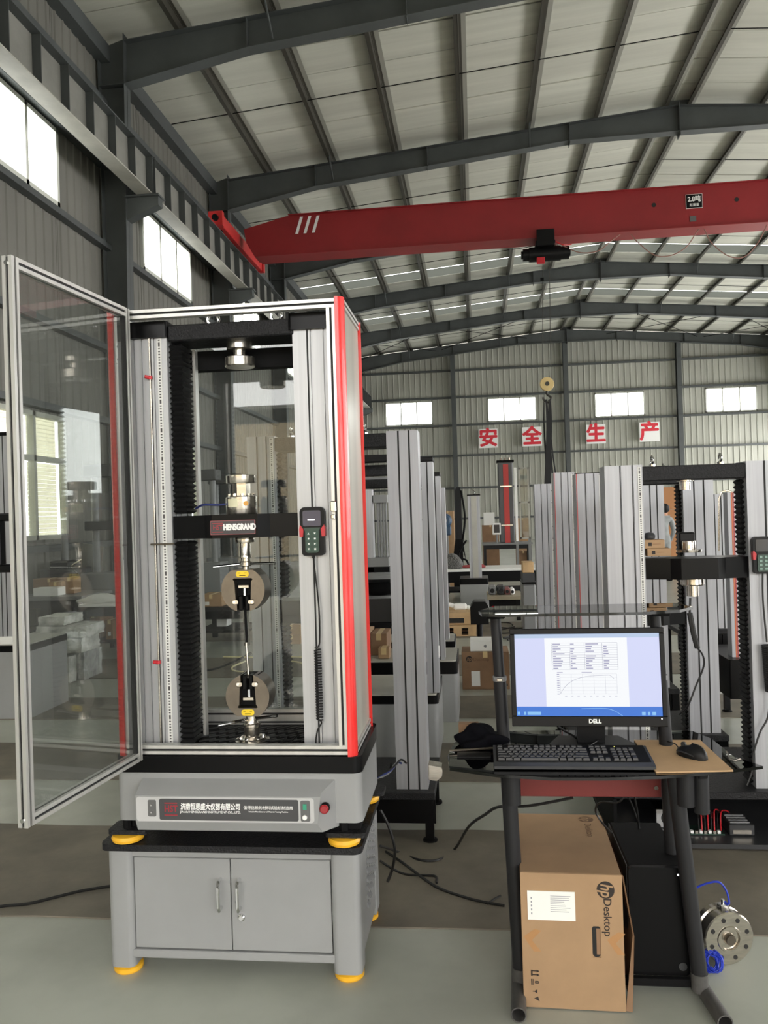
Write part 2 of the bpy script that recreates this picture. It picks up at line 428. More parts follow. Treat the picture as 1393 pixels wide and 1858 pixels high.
# --- roof
ce = root('ceiling')
skylights = {30, 36}
y = FY; k = 0
def roofsheet(x0, x1, ya, yb_, m, dz, parent):
    mb = MB(); g = .014
    vs = []
    for (x, yy) in ((x0, ya+g), (x1, ya+g), (x1, yb_-g), (x0, yb_-g)): vs.append((x, yy, zroof(x)+dz))
    for (x, yy) in ((x0, ya+g), (x1, ya+g), (x1, yb_-g), (x0, yb_-g)): vs.append((x, yy, zroof(x)+dz+(.1 if m is ROOF else .01)))
    mb.poly(vs, [(0, 1, 2, 3), (7, 6, 5, 4), (0, 4, 5, 1), (1, 5, 6, 2), (2, 6, 7, 3), (3, 7, 4, 0)]).obj('roof_panel', m, parent, flat=True)
roofsheet(XW-.2, XRIDGE, FY, 6, ROOF, 0, ce); roofsheet(XRIDGE, XR+.2, FY, 6, ROOF, 0, ce)
for yy in range(6, 44):
    m_ = SKYL if yy in skylights else ROOF
    for x0, x1 in ((XW-.2, XRIDGE), (XRIDGE, XR+.2)):
        roofsheet(x0, x1, yy, yy+1, m_, .012*((yy*7) % 3)/2, ce)
# the outer skin over the joints
mb = MB(); 
for x0, x1 in ((XW-.3, XRIDGE), (XRIDGE, XR+.3)):
    for ya, y2 in ((FY, 29.95), (31.05, 35.95), (37.05, YB+.1)):
        mb.poly([(x0, ya, zroof(x0)+.13), (x1, ya, zroof(x1)+.13), (x1, y2, zroof(x1)+.13), (x0, y2, zroof(x0)+.13)], [(0, 1, 2, 3)])
mb.obj('roof_skin', STEEL, ce, flat=True)
# purlins, each a Z section
px_ = [-4.87, -3.25, -1.68, -.06, 1.54, 3.15, 4.78]
px_ = px_ + [2*XRIDGE-x for x in px_]
for x in px_:
    mb = MB(); z = zr(x); y0, y1 = 2.0, YB
    mb.box((x-.006, y0, z), (x+.006, y1, z+.17), m=PURL); mb.box((x-.07, y0, z), (x, y1, z+.01), m=PURL); mb.box((x-.0, y0, z+.16), (x+.07, y1, z+.17), m=PURL)
    mb.box((x-.075, y0, z), (x-.068, y1, z+.03), m=PURL)
    mb.obj('purlin', PURL, ce)
    # the pale packing strip that lies between purlin and sheet
    s_ = 1
    mb = MB(); mb.poly([(x+.02, y0, zroof(x+.02)-.012), (x+.16, y0, zroof(x+.16)-.012), (x+.16, y1, zroof(x+.16)-.012), (x+.02, y1, zroof(x+.02)-.012)], [(0, 1, 2, 3)])
    mb.obj('packing_strip', PURLL, ce, flat=True)
for b0 in bays[:6]:
    for sgn in (-1, 1):
        xs = [XW+.2] + [x for x in px_ if x < XRIDGE]
        pts = [(x if sgn < 0 else 2*XRIDGE-x, b0+3+(.12 if j % 2 else -.12)*0, zr(x)+.06) for j, x in enumerate(xs)]
        MB().tube(pts, .011, 5, smooth=False).obj('tie_rod', BLKM, ce)
for (xa, xb) in ((-6.2, -1.7), (-1.7, 3.15), (6.9, 11.8), (11.8, 16.2)):
    for ya, y2 in ((37.9, 43.5), (43.5, 37.9)):
        MB().tube([(xa, ya, zr(xa)-.15), (xb, y2, zr(xb)-.15)], .014, 5, smooth=False).obj('brace_rod', BLKM, ce)
# --- portal frames
def frame(Y):
    fr = root('portal_frame', (0, Y, 0)); t = .012; fw = .13
    def web(outline, name):
        MB().prism(outline, Y-.006, Y+.006, 'y').obj(name, STEEL, fr)
    def fl_(p, q, name='flange'):
        # flange plate following p->q in the XZ plane
        p = Vector((p[0], 0, p[1])); q = Vector((q[0], 0, q[1])); d = (q-p).normalized(); n = Vector((-d.z, 0, d.x))*t
        vs = []
        for s in (-fw, fw):
            for c in (p-n*.5, q-n*.5, q+n*.5, p+n*.5): vs.append((c.x, Y+s, c.z))
        return vs, [(0, 1, 2, 3), (7, 6, 5, 4), (0, 4, 5, 1), (1, 5, 6, 2), (2, 6, 7, 3), (3, 7, 4, 0)]
    for sg in (-1, 1):
        M = (lambda x: x) if sg < 0 else (lambda x: 2*XRIDGE-x)
        xi, xo = -5.89, XW+.05
        # rafter: deep at the knee, slim mid span, deep again at the ridge
        bot = [(xi, 9.27), (-3.67, zr(-3.67)-.52), (2.5, zr(2.5)-.42), (XRIDGE, zr(XRIDGE)-.62)]
        top = [(XRIDGE, zr(XRIDGE)), (xi, zr(xi))]
        mb = MB(); mb.prism([(M(a), b) for a, b in bot+top], Y-.006, Y+.006, 'y')
        for a, b in zip(bot, bot[1:]): mb.poly(*fl_((M(a[0]), a[1]), (M(b[0]), b[1])))
        mb.poly(*fl_((M(xi), zr(xi)), (M(XRIDGE), zr(XRIDGE))))
        for x in (-3.67, -.9, 2.5):
            lo = bot[0][1] if x < -5 else (zr(x)-.5)
            mb.box((M(x)-.006, Y-fw, lo), (M(x)+.006, Y+fw, zr(x)))
        mb.obj('rafter', STEEL, fr)
        mb = MB(); mb.prism([(M(xo), 0), (M(xi-.14), 0), (M(xi), 9.27), (M(xi), zr(xi)+.1), (M(xo), zr(xo))], Y-.006, Y+.006, 'y')
        mb.poly(*fl_((M(xo), 0), (M(xo), zr(xo)))); mb.poly(*fl_((M(xi-.14), 0), (M(xi), zr(xi)+.12)))
        mb.box((min(M(xo), M(xi)), Y-fw, 9.26), (max(M(xo), M(xi)), Y+fw, 9.28))
        mb.obj('column', STEEL, fr)
        # corbel that carries the crane runway
        mb = MB(); mb.prism([(M(-5.98), 6.85), (M(-5.35), 7.1), (M(-5.35), 7.27), (M(-5.96), 7.27)], Y-.1, Y+.1, 'y')
        mb.box((min(M(-5.95), M(-5.32)), Y-.16, 7.25), (max(M(-5.95), M(-5.32)), Y+.16, 7.28))
        mb.obj('corbel', STEEL, fr)
        for x in (-3.25, 1.54) :
            if Y < 20: MB().tube([(M(x), Y-.45, zr(x)+.02), (M(x)+.02, Y-.05, zr(x)-.42)], .02, 6, smooth=False).obj('fly_brace', STEEL, fr)
    MB().box((XRIDGE-.012, Y-fw, zr(XRIDGE)-.72), (XRIDGE+.012, Y+fw, zr(XRIDGE)+.06)).box((XRIDGE-.25, Y-.02, zr(XRIDGE)-.02), (XRIDGE+.25, Y+.02, zr(XRIDGE)+.14)).obj('ridge_plate', STEEL, fr)
    return fr
f0 = frame(13.74)
for Y in bays:
    if abs(Y-13.74) < .01: continue
    dup(f0, (0, Y if Y < 43 else 43.3, 0))
dup(f0, (0, 1.74, 0))
# --- crane runway beams
def runway(sg):
    X = -5.58 if sg < 0 else 2*XRIDGE+5.58
    for k, Y0 in enumerate([1.74]+bays[:6]):
        rb = root('runway_beam', (X, Y0, 7.28)); a, b = Y0+.03, Y0+5.97
        Bx((X-.14, a, 7.28), (X+.14, b, 7.30), 'lower_flange', RUNL, rb)  # pale colour paints in the floor bounce on the underside
        Bx((X-.14, a, 7.97), (X+.14, b, 7.99), 'upper_flange', STEEL, rb)
        Bx((X-.006, a, 7.30), (X+.006, b, 7.97), 'web', RUNW, rb)
        s0 = None
        for j in range(9):
            y = a+.03+j*(b-a-.06)/8
            if s0 is None: s0 = Bx((X-.13, y-.006, 7.30), (X+.13, y+.006, 7.97), 'stiffener', STEEL, rb)
            else: share(s0, (0, y-(a+.03), 0), rb)
        Bx((X-.03, a-.03, 7.99), (X+.03, b+.03, 8.1), 'crane_rail', STEEL, rb)
runway(-1); runway(1)
# --- windows
wn = 0
def window(place, u0, u1, z0, z1, cols, rows, fm, depth=.06, fw=.07, pane=GLASS, blinds=False):
    """place(u, n, z): u along the wall, n into the hall"""
    global wn; wn += 1
    w_ = root('window_%d' % wn)
    def B(a, b, name, m, par=w_):
        p = place(*a); q = place(*b); return Bx(p, q, name, m, par)
    fo = MB()
    for a, b in (((u0, -.03, z0), (u1, depth, z0+fw)), ((u0, -.03, z1-fw), (u1, depth, z1)), ((u0, -.03, z0), (u0+fw, depth, z1)), ((u1-fw, -.03, z0), (u1, depth, z1))):
        fo.box(place(*a), place(*b))
    fo.obj('window_frame', fm, w_)
    rs = [z0]+rows+[z1]
    for z in rows: B((u0, -.02, z-fw*.6), (u1, depth, z+fw*.6), 'transom', fm)
    for r in range(len(rs)-1):
        n = cols[r] if isinstance(cols, list) else cols
        for c in range(n):
            a = u0+(u1-u0)*c/n; b = u0+(u1-u0)*(c+1)/n
            if c: B((a-fw*.5, -.03, rs[r]), (a+fw*.5, depth, rs[r+1]), 'mullion', fm)
            B((a+.01, .0, rs[r]+.01), (b-.01, .006, rs[r+1]-.01), 'pane', pane)
            if blinds:
                mb = MB(); z = rs[r]+.05
                while z < rs[r+1]-.05:
                    mb.box(place(a+.05, -.1, z), place(b-.05, -.085, z+.058)); z += .0615
                mb.obj('security_blind', BLIND, w_)
for u0, u1, z0, z1 in upw: window(lambda u, n, z: (XW+n, u, z), u0, u1, z0, z1, 3, [], WINF)
for u0, u1, z0, z1 in low: window(lambda u, n, z: (XW+n, u, z), u0, u1, z0, z1, [3, 3], [2.53], WINFG, .07, .07, blinds=True)
for u0, u1, z0, z1 in gab: window(lambda u, n, z: (u, YB-n, z), u0, u1, z0, z1, 3, [], WINF, fw=.06)
# --- safety signs on the gable
for k, (ch, x0, x1, tl) in enumerate((('安', .3, 1.3, 'leftmost of the four on the gable wall'), ('全', 2.58, 3.6, 'beside the hanging black sling'), ('生', 5.9, 6.88, 'right of the ridge column'), ('产', 8.61, 9.62, 'rightmost of the four, near the right gable column'))):
    z0, z1 = 4.92, 5.93
    s_ = thing('safety_sign', 'white square sign with red character %s, %s' % (ch, tl), 'sign', ((x0+x1)/2, YB-.55, z0), 'safety slogan signs on the gable wall')
    Bx((x0, YB-.55, z0), (x1, YB-.5, z1), 'board', WHT, s_)
    text('lettering', ch, 1.02, mat('sign_red', (214, 44, 60), .6), s_, ((x0+x1)/2, YB-.56, (z0+z1)/2-.02), bold=.035)
    for xx in (x0+.1, x1-.1): Bx((xx-.02, YB-.5, z0+.1), (xx+.02, YB-.16, z0+.14), 'bracket', STEEL, s_)
# ================================================================== CRANE
CY = 19.1
cr = thing('bridge_crane', 'red box girder bridge crane spanning the hall under the roof', 'crane', (XRIDGE, CY, 8.1))
mb = MB(); zb_, zt_ = 7.8, 8.72
mb.prism([(-5.25, 8.15), (-5.05, zb_), (15.1, zb_), (15.35, 8.15), (15.35, 8.5), (14.2, zt_), (-4.25, zt_), (-5.3, 8.48)], CY-.22, CY+.22, 'y')
mb.obj('box_girder', REDC, cr)
Bx((-5.0, CY-.3, zb_-.02), (15.1, CY+.3, zb_), 'trolley_flange', REDC, cr)
Bx((-4.2, CY-.3, zt_), (14.2, CY+.3, zt_+.015), 'top_flange', REDC, cr)
for X in (-5.56, 2*XRIDGE+5.56):
    e = MB().box((X-.13, CY-1.5, 8.12), (X+.13, CY+1.9, 8.4), .01).obj('end_carriage', REDB, cr)
    for yy in (CY-1.2, CY+1.6): MB().lathe([(.13, -.04), (.13, .04)], (X, yy, 8.23), 'x', 20).obj('wheel', BLKM, e)
    for yy in (CY-1.62, CY+1.9): 
        Bx((X-.15, yy, 8.1), (X+.17, yy+.14, 8.42), 'end_cap', REDB, e); MB().cyl((X+.02, yy-.08, 8.26), (X+.02, yy, 8.26), .07, 12).obj('buffer', BLKM, e)
for k in range(3):
    x = -4.05+k*.2
    MB().poly([(x, CY-.225, 8.28), (x+.07, CY-.225, 8.28), (x+.2, CY-.225, 8.68), (x+.13, CY-.225, 8.68)], [(0, 1, 2, 3)]).obj('white_stripe', WHT, cr, flat=True)
for px, py, r in ((1186, 372, .05), (1336, 362, .05)):
    p = at(px, py, Y=CY-.22); MB().cyl((p.x, CY-.226, p.z), (p.x, CY-.2, p.z), r, 12).obj('lifting_hole', SLOT, cr)
p = at(1259, 365, Y=CY-.23)
sg_ = Bx((p.x-.17, CY-.24, p.z-.15), (p.x+.17, CY-.222, p.z+.15), 'capacity_sign', BLKM, cr)
MB().box((p.x-.18, CY-.232, p.z-.16), (p.x+.18, CY-.221, p.z+.16)).obj('sign_border', WHT, sg_)
text('lettering', '2.8吨', .15, WHT, sg_, (p.x, CY-.242, p.z+.04), bold=.004, sx=.85)
text('lettering', '起重量', .07, WHT, sg_, (p.x, CY-.242, p.z-.09), bold=.001)
p = at(1257, 397, Y=CY-.23)
Bx((p.x-.07, CY-.235, p.z-.06), (p.x+.07, CY-.222, p.z+.06), 'rating_plate', PANEL, cr)
# festoon cable
def fest(pts, nm='festoon_cable', m=None):
    MB().tube([(at(a, b, Y=CY-.12)) for a, b in pts], .012, 5).obj(nm, m or mat('cable_reddish', (150, 110, 100), .6), cr)
fest([(1010, 440), (1050, 458), (1085, 455), (1110, 436), (1137, 420), (1155, 438), (1185, 462), (1215, 464), (1245, 448), (1272, 413), (1290, 440), (1320, 464), (1350, 466), (1375, 440), (1391, 408)])
for px, py in ((1137, 418), (1272, 412), (1391, 404)):
    p = at(px, py, Y=CY-.12); Bx((p.x-.03, CY-.16, p.z-.03), (p.x+.03, CY-.08, 7.8), 'cable_clip', HOOKY, cr)
# hoist
h = at(988, 461, Y=CY); hx, hz = h.x, h.z
ho = thing('electric_hoist', 'dark electric rope hoist hanging under the red crane girder', 'hoist', (hx, CY, hz))
MB().cyl((hx-.36, CY, hz), (hx+.36, CY, hz), .17, 20).obj('drum', PLAST, ho)
MB().cyl((hx-.5, CY, hz), (hx-.36, CY, hz), .14, 16).cyl((hx-.54, CY, hz), (hx-.5, CY, hz), .09, 16).obj('motor', PLAST, ho)
MB().cyl((hx+.36, CY, hz), (hx+.55, CY, hz), .15, 16).cyl((hx+.55, CY, hz), (hx+.58, CY, hz), .09, 16).obj('gearbox', PLAST, ho)
tr = MB()
for s in (-1, 1):
    tr.box((hx-.2, CY+s*.33-.015, hz+.1), (hx+.2, CY+s*.33+.015, 7.95), .01)
    for q in (-.12, .12): tr.cyl((hx+q, CY+s*.31, 7.86), (hx+q, CY+s*.23, 7.86), .06, 12)
tr.box((hx-.22, CY-.33, hz+.14), (hx+.22, CY+.33, hz+.22), .01); tr.cyl((hx-.05, CY-.2, hz+.16), (hx-.05, CY-.2, hz+.3), .1, 12)
tr.obj('trolley', PLAST, ho)
MB().tube([(hx-.03, CY-.25, hz+.4), (hx+.15, CY-.25, hz+.25), (hx+.4, CY-.22, hz+.12), (hx+.6, CY-.15, hz+.14)], .012, 5).obj('red_wire', REDP, ho)
MB().box((hx-.2, CY-.2, hz-.26), (hx-.02, CY-.1, hz-.12), .01).obj('limit_switch', REDP, ho)
pz = at(992, 697, Y=CY)
MB().cyl((hx-.04, CY, hz), (pz.x-.1, CY, pz.z+.05), .009, 6).obj('rope', ROPE, ho); MB().cyl((hx+.1, CY, hz), (pz.x+.1, CY, pz.z+.05), .009, 6).obj('rope', ROPE, ho)
MB().box((hx-.12, CY-.03, hz-.62), (hx-.04, CY+.03, hz-.55)).obj('rope_stop', BLKM, ho)
hk = thing('hook_block', 'round cream pulley block with hook on the hoist ropes', 'hook', (pz.x, CY, pz.z))
MB().lathe([(.06, -.07), (.155, -.06), (.165, 0), (.155, .06), (.06, .07)], (pz.x, CY, pz.z), 'y', 24).obj('sheave_cover', HOOKY, hk)
MB().cyl((pz.x, CY-.085, pz.z), (pz.x, CY+.085, pz.z), .05, 12).obj('axle', ROPE, hk)
MB().tube([(pz.x, CY, pz.z-.14), (pz.x, CY, pz.z-.24), (pz.x+.09, CY, pz.z-.32), (pz.x+.02, CY, pz.z-.42), (pz.x-.08, CY, pz.z-.36), (pz.x-.09, CY, pz.z-.3)], .028, 8).obj('hook', ROPE, hk)
zs_ = zat(993, 880, CY)
sl = thing('lifting_sling', 'black webbing slings hanging in a bunch from the crane hook', 'sling', (pz.x, CY, zs_))
for k, (a, b, wd) in enumerate(((-.03, -.07, .09), (.03, .0, .10), (.0, .1, .05), (.05, .14, .035), (-.05, -.1, .04))):
    mb = MB(); vs = []; n = 14; y_ = CY+.03*(k-2)
    for i in range(n+1):
        t = i/n; z = (pz.z-.36)*(1-t)+zs_*t; xx = pz.x+a*(1-t)+b*t+.03*math.sin(k+t*4); hw = wd*(.5+.5*min(1, t*2))
        vs += [(xx-hw/2, y_, z), (xx+hw/2, y_+.01, z), (xx+hw/2, y_+.022, z), (xx-hw/2, y_+.012, z)]
    fs = []
    for i in range(n):
        for j in range(4): fs.append((i*4+j, i*4+(j+1) % 4, (i+1)*4+(j+1) % 4, (i+1)*4+j))
    mb.poly(vs, fs).obj('strap', mat('webbing_black', (34, 34, 36), .85), sl)
# ================================================================== MAIN TESTING MACHINE (front plane Y = 2.65)
# --- steel cabinet it stands on
cb = thing('machine_cabinet', 'grey two-door steel cabinet with black top and yellow feet under the testing machine', 'cabinet', (-.855, 2.9, 0))
x0, x1, yf, yb2 = -1.292, -.419, 2.65, 3.14
mb = MB(); mb.prism(rrect(x0-.012, yf-.03, x1+.014, yb2+.02, .03), .438, .46, 'z').obj('top', BLKT, cb)
# shell
mb = MB(); mb.box((x0+.02, yf+.05, .06), (x1-.004, yb2, .438)); mb.obj('shell', GREY, cb)
for a, b in ((x0, x0+.088), (x1-.098, x1)):
    MB().prism(rrect(a, yf, b, yf+.1, .022), .028, .438, 'z').obj('corner_post', GREY, cb)
for a in (x0, x1-.09): Bx((a, yb2-.09, .028), (a+.09, yb2, .438), 'corner_post', GREY, cb, .005)
Bx((x0+.08, yf+.012, .402), (x1-.09, yf+.06, .438), 'upper_rail', GREY, cb, .003)
Bx((x0+.08, yf+.006, .06), (x1-.09, yf+.06, .088), 'lower_rail', GREY, cb, .003)
xm = -.8625
for a, b, s in ((x0+.09, xm-.0015, 1), (xm+.0015, x1-.1, -1)):
    d = Bx((a, yf+.014, .091), (b, yf+.034, .4), 'door', GREY, cb, .002)
    hx_ = (xm-.034) if s > 0 else (xm+.032)
    MB().tube([(hx_, yf+.014, .332), (hx_, yf-.012, .332), (hx_, yf-.02, .318), (hx_, yf-.02, .25), (hx_, yf-.012, .236), (hx_, yf+.014, .236)], .0065, 8, smooth=False).obj('handle', CHRB, d)
    if s < 0: MB().lathe([(.012, 0), (.012, -.008), (.008, -.011)], (xm+.036, yf+.014, .205), 'y', 16).obj('lock', CHRB, d)
for x, y in ((x0+.045, yf+.05), (x1-.05, yf+.05), (x0+.045, yb2-.05), (x1-.05, yb2-.05)):
    MB().lathe([(.046, 0), (.05, .006), (.05, .018), (.036, .028), (.015, .03)], (x, y, 0), 'z', 28).obj('foot', YEL, cb)
s0 = None                                             # vent louvres on the right side
for c in range(5):
    for r in range(7):
        y = yf+.19+c*.045; z = .16+r*.03+c*.012
        if s0 is None:
            s0 = MB().prism([(x1-.006, z), (x1+.005, z+.002), (x1-.002, z+.016), (x1-.006, z+.016)], y, y+.03, 'y').obj('louvre', GREYD, cb); sy, sz = y, z
        else: share(s0, (0, y-sy, z-sz), cb)
# --- machine
tm = thing('testing_machine', 'large twin-column material testing machine with black crosshead on the grey cabinet', 'machine', (-.825, 2.9, .46))
bx0, bx1 = -1.25, -.402
for x, y in ((bx0+.03, 2.665), (bx1-.065, 2.665), (bx0+.04, 3.06), (bx1-.05, 3.06)):
    MB().lathe([(.03, 0), (.052, .003), (.055, .012), (.05, .022), (.03, .026)], (x, y, .461), 'z', 28).obj('levelling_foot', YEL, tm)
    MB().prism(rrect(x-.06, y-.03, x+.075, y+.06, .012), .488, .503, 'z').obj('foot_bracket', BLKT, tm)
    MB().cyl((x, y, .48), (x, y, .54), .015, 8).obj('foot_stud', BLKM, tm)
body = MB().prism(rrect(bx0, 2.65, bx1, 3.08, .028), .532, .697, 'z').obj('base_housing', GREY, tm)
Bx((bx0+.01, 2.67, .505), (bx1-.01, 3.07, .533), 'base_tray', BLKM, tm)
MB().prism(rrect(bx0-.002, 2.645, bx1+.002, 3.085, .03), .697, .752, 'z').obj('base_skirt', BLK, tm)
MB().prism(rrect(bx0+.02, 2.66, bx1-.02, 3.07, .02), .752, .762, 'z').obj('base_plate', BLKM, tm)
# projecting control fascia
fx0, fx1 = -1.155, -.528
fa = MB(); yo = 2.585
P = [(fx0, 2.66, .682), (fx1+.045, 2.66, .682), (fx1+.045, 2.66, .518), (fx0, 2.66, .518),
     (fx0, yo+.012, .648), (fx1, yo+.012, .648), (fx1, yo, .64), (fx0, yo, .64), (fx0, yo, .552), (fx1-.012, yo, .552), (fx1-.0, yo+.015, .520), (fx0, yo+.015, .520)]
fa.poly(P, [(0, 1, 5, 4), (4, 5, 6, 7), (7, 6, 9, 8), (8, 9, 10, 11), (11, 10, 2, 3), (0, 4, 7, 8, 11, 3), (1, 2, 10, 9, 6, 5), (0, 3, 2, 1)])
fas = fa.obj('control_fascia', GREY, tm, ang=15)
yp = yo-.003
def plate(x0_, z0_, x1_, z1_, name, m, par, r=.006, y=yp, dep=.004):
    return MB().prism(rrect(x0_, z0_, x1_, z1_, r), y, y+dep, 'y').obj(name, m, par)
plate(fx0+.004, .556, fx1-.022, .6365, 'overlay_border', mat('overlay_silver', (188, 188, 188), .35), fas, .01, yp+.0005)
def fp(px, py): return at(px, py, Y=yp-.001)
sw = plate(fp(268, 1465).x, .572, fp(283, 1465).x, .627, 'switch_plate', PANEL, fas, .005, yp-.001)
for zc in (.611, .587): MB().lathe([(.0035, 0), (.003, -.006)], (fp(275, 1465).x, yp-.001, zc), 'y', 12).obj('toggle', CHRB, sw)
pl = plate(fp(289, 1465).x, .561, fp(541, 1465).x, .631, 'name_plate', PANELD, fas, .006, yp-.001)
plate(fp(545, 1465).x, .561, fp(562, 1465).x, .629, 'switch_plate', PANEL, fas, .005, yp-.001)
xq = fp(553, 1465).x
MB().box((xq-.006, yp-.004, .600), (xq+.006, yp-.001, .618)).obj('power_rocker', mat('switch_green', (60, 150, 120), .4), fas)
MB().lathe([(.008, 0), (.008, -.004), (.006, -.006)], (xq-.001, yp-.001, .575), 'y', 16).obj('power_button', WHT, fas)
yt = yp-.0016
# logo block
lx = fp(310, 1465).x
for zc in (.617, .578): MB().box((lx-.022, yt-.0005, zc-.0018), (lx+.022, yt, zc+.0018)).obj('logo_bar', LOGOR, pl)
text('lettering', 'HST', .03, LOGOR, pl, (lx, yt, .5975), bold=.0006, sx=.85)
text('lettering', '济南恒思盛大仪器有限公司', .0235, WHT, pl, ((fp(326, 1465).x+fp(437, 1465).x)/2, yt, .605), bold=.0006, sx=.72, shear=.12)
text('lettering', 'JINAN HENSGRAND INSTRUMENT CO., LTD.', .0105, WHT, pl, ((fp(326, 1465).x+fp(437, 1465).x)/2, yt, .5885), bold=.0002, sx=.98, shear=.15)
text('lettering', '值得信赖的材料试验机制造商', .0125, WHT, pl, ((fp(441, 1465).x+fp(532, 1465).x)/2, yt, .604), bold=.0001, sx=1.02)
text('lettering', 'Reliable Manufacturer of Material Testing Machine', .0068, WHT, pl, ((fp(441, 1465).x+fp(532, 1465).x)/2, yt, .5915), bold=.0001, sx=.95)
# emergency stop on the slanted cheek of the fascia
ex = MB(); ex.lathe([(.016, 0), (.016, -.01), (.013, -.014)], (fx1+.012, yo+.018, .602), 'y', 20).obj('stop_collar', BLK, fas)
MB().lathe([(.008, .0), (.008, -.010), (.014, -.012), (.015, -.02), (.011, -.023)], (fx1+.012, yo+.014, .602), 'y', 24).obj('emergency_stop', mat('stop_red', (150, 22, 32), .25, coat=.4), fas)
# --- columns
CW = .136
def column(xa, name='column', par=tm, y0=2.72, y1=2.87, z0=.762, z1=2.2, wd=CW, m=ALU, slots=(.1, .5, .72), side=(.3, .6)):
    return MB().prism(grooved(xa, y0, xa+wd, y1, slots, side, .0055, .008), z0, z1, 'z').obj(name, m, par)
cl = column(-1.188, slots=(.13, .34, .54, .66)); crr = column(-.605, slots=(.38, .47, .8))
for x in (-1.188, -.605):
    MB().prism(rrect(x-.012, 2.705, x+CW+.006, 2.885, .012), 2.19, 2.246, 'z').obj('column_cap', BLKG, tm)
MB().box((-1.1155, 2.7195, .765), (-1.109, 2.7205, 2.19)).obj('slot_insert', SLOT, cl)
MB().box((-.5565, 2.7195, .765), (-.5505, 2.7205, 2.19)).obj('slot_insert', SLOT, crr)
# ruler on the left column
MB().box((-1.087, 2.7175, .765), (-1.071, 2.7205, 2.188)).obj('ruler', RULER, tm)
# limit rod with two red stops and a fork
MB().cyl((-1.112, 2.712, .765), (-1.112, 2.712, 2.19), .0028, 8).obj('limit_rod', CHR, tm)
for z in (2.052, 1.06):
    k_ = MB().cyl((-1.112, 2.712, z-.006), (-1.112, 2.712, z+.006), .008, 12).cyl((-1.112, 2.71, z), (-1.127, 2.70, z+.003), .006, 10).obj('limit_stop', REDP, tm)
MB().cyl((-1.125, 2.705, 1.471), (-1.04, 2.705, 1.471), .003, 8).obj('limit_fork', GUN, tm)
# screw bellows down the inner sides
def bellows(xa, xb, y0, y1, z0, z1, par, pitch=.018, name='bellows'):
    mb = MB(); n = int((z1-z0)/pitch); vs = []
    for i in range(2*n+1):
        z = z0+i*(z1-z0)/(2*n); g = 0 if i % 2 else .009
        vs += [(xa+g, y0+g, z), (xb-g, y0+g, z), (xb-g, y1-g, z), (xa+g, y1-g, z)]
    fs = []
    for i in range(2*n):
        for j in range(4): fs.append((i*4+j, i*4+(j+1) % 4, i*4+4+(j+1) % 4, i*4+4+j))
    fs += [(3, 2, 1, 0), tuple(8*n+j for j in range(4))]
    return mb.poly(vs, fs).obj(name, mat('bellows_black', (17, 17, 18), .6, spec=.25), par, flat=True)
for a, b in ((-1.052, -1.0), (-.612, -.55)):
    ya = 2.735 if a < -1 else 2.875; bellows(a, b, ya, ya+.1, .765, 1.478, tm); bellows(a, b, ya, ya+.1, 1.575, 2.17, tm)
    xx = b if a < -1 else a
    Bx((b-.004, 2.84, .763), (b+.006, 2.87, 2.17), 'side_channel', ALUF, tm) if a < -1 else None
# --- top beam
tb = Bx((-1.045, 2.715, 2.176), (-.6, 2.87, 2.232), 'top_beam', BLKT, tm, .004)
Bx((-1.06, 2.88, 2.10), (-.55, 2.93, 2.17), 'rear_beam', BLKM, tm)
for x in (-.905, -.675):
    e = MB(); pts = [(x+.02*math.cos(a), 2.79, 2.262+.02*math.sin(a)) for a in [2*PI*i/14 for i in range(15)]]
    e.tube(pts, .006, 8, smooth=False); e.cyl((x, 2.79, 2.232), (x, 2.79, 2.246), .012, 12); e.obj('lifting_eye', CHRB, tb)
# --- crosshead
xc = -.823
ch = MB().prism([(-1.05, 2.73), (-.93, 2.71), (-.895, 2.68), (-.735, 2.68), (-.7, 2.71), (-.6, 2.73), (-.6, 2.87), (-1.05, 2.87)], 1.486, 1.566, 'z').obj('crosshead', BLKG, tm, ang=10)
MB().prism(rrect(-.9, 1.498, -.743, 1.546, .003), 2.676, 2.68, 'y').obj('badge', mat('badge_border', (150, 80, 84), .4), ch)
MB().prism(rrect(-.898, 1.5, -.745, 1.544, .003), 2.675, 2.677, 'y').obj('badge_plate', mat('badge_plate', (58, 54, 58), .35), ch)
text('lettering', 'HENSGRAND', .0285, WHT, ch, (-.797, 2.6745, 1.522), bold=.0014, sx=.66)
text('lettering', 'HST', .024, LOGOR, ch, (-.873, 2.6745, 1.522), bold=.0004, sx=.8)
for z in (1.537, 1.507): MB().box((-.893, 2.6743, z-.0012), (-.854, 2.675, z+.0012)).obj('logo_bar', LOGOR, ch)
yc = 2.80
def cz(py): return zat(440, py, yc)
# --- load cell and compression platen standing on the crosshead
lc = MB().lathe([(.054, 1.566), (.056, 1.572), (.056, cz(902)), (.05, cz(900)), (.03, cz(899))], (xc, yc, 0), 'z', 32).obj('load_cell', CHR, tm)
for i in range(10):
    a = 2*PI*i/10; MB().cyl((xc+.045*math.cos(a), yc+.045*math.sin(a), cz(901)), (xc+.045*math.cos(a), yc+.045*math.sin(a), cz(896)), .006, 8).obj('bolt', CHRB, lc)
MB().cyl((xc, yc, cz(900)), (xc, yc, cz(877)), .031, 6).obj('hex_nut', CHR, lc)
MB().lathe([(.052, cz(877)), (.053, cz(876)), (.053, cz(863)), (.05, cz(862))], (xc, yc, 0), 'z', 32).obj('platen', CHR, lc)
def curved_label(par, cx, cy, r, a0, a1, z0, z1, m, name='label'):
    mb = MB(); n = 8; vs = []
    for i in range(n+1):
        a = a0+(a1-a0)*i/n; vs += [(cx+r*math.cos(a), cy+r*math.sin(a), z0), (cx+r*math.cos(a), cy+r*math.sin(a), z1)]
    return mb.poly(vs, [(2*i, 2*i+2, 2*i+3, 2*i+1) for i in range(n)]).obj(name, m, par)
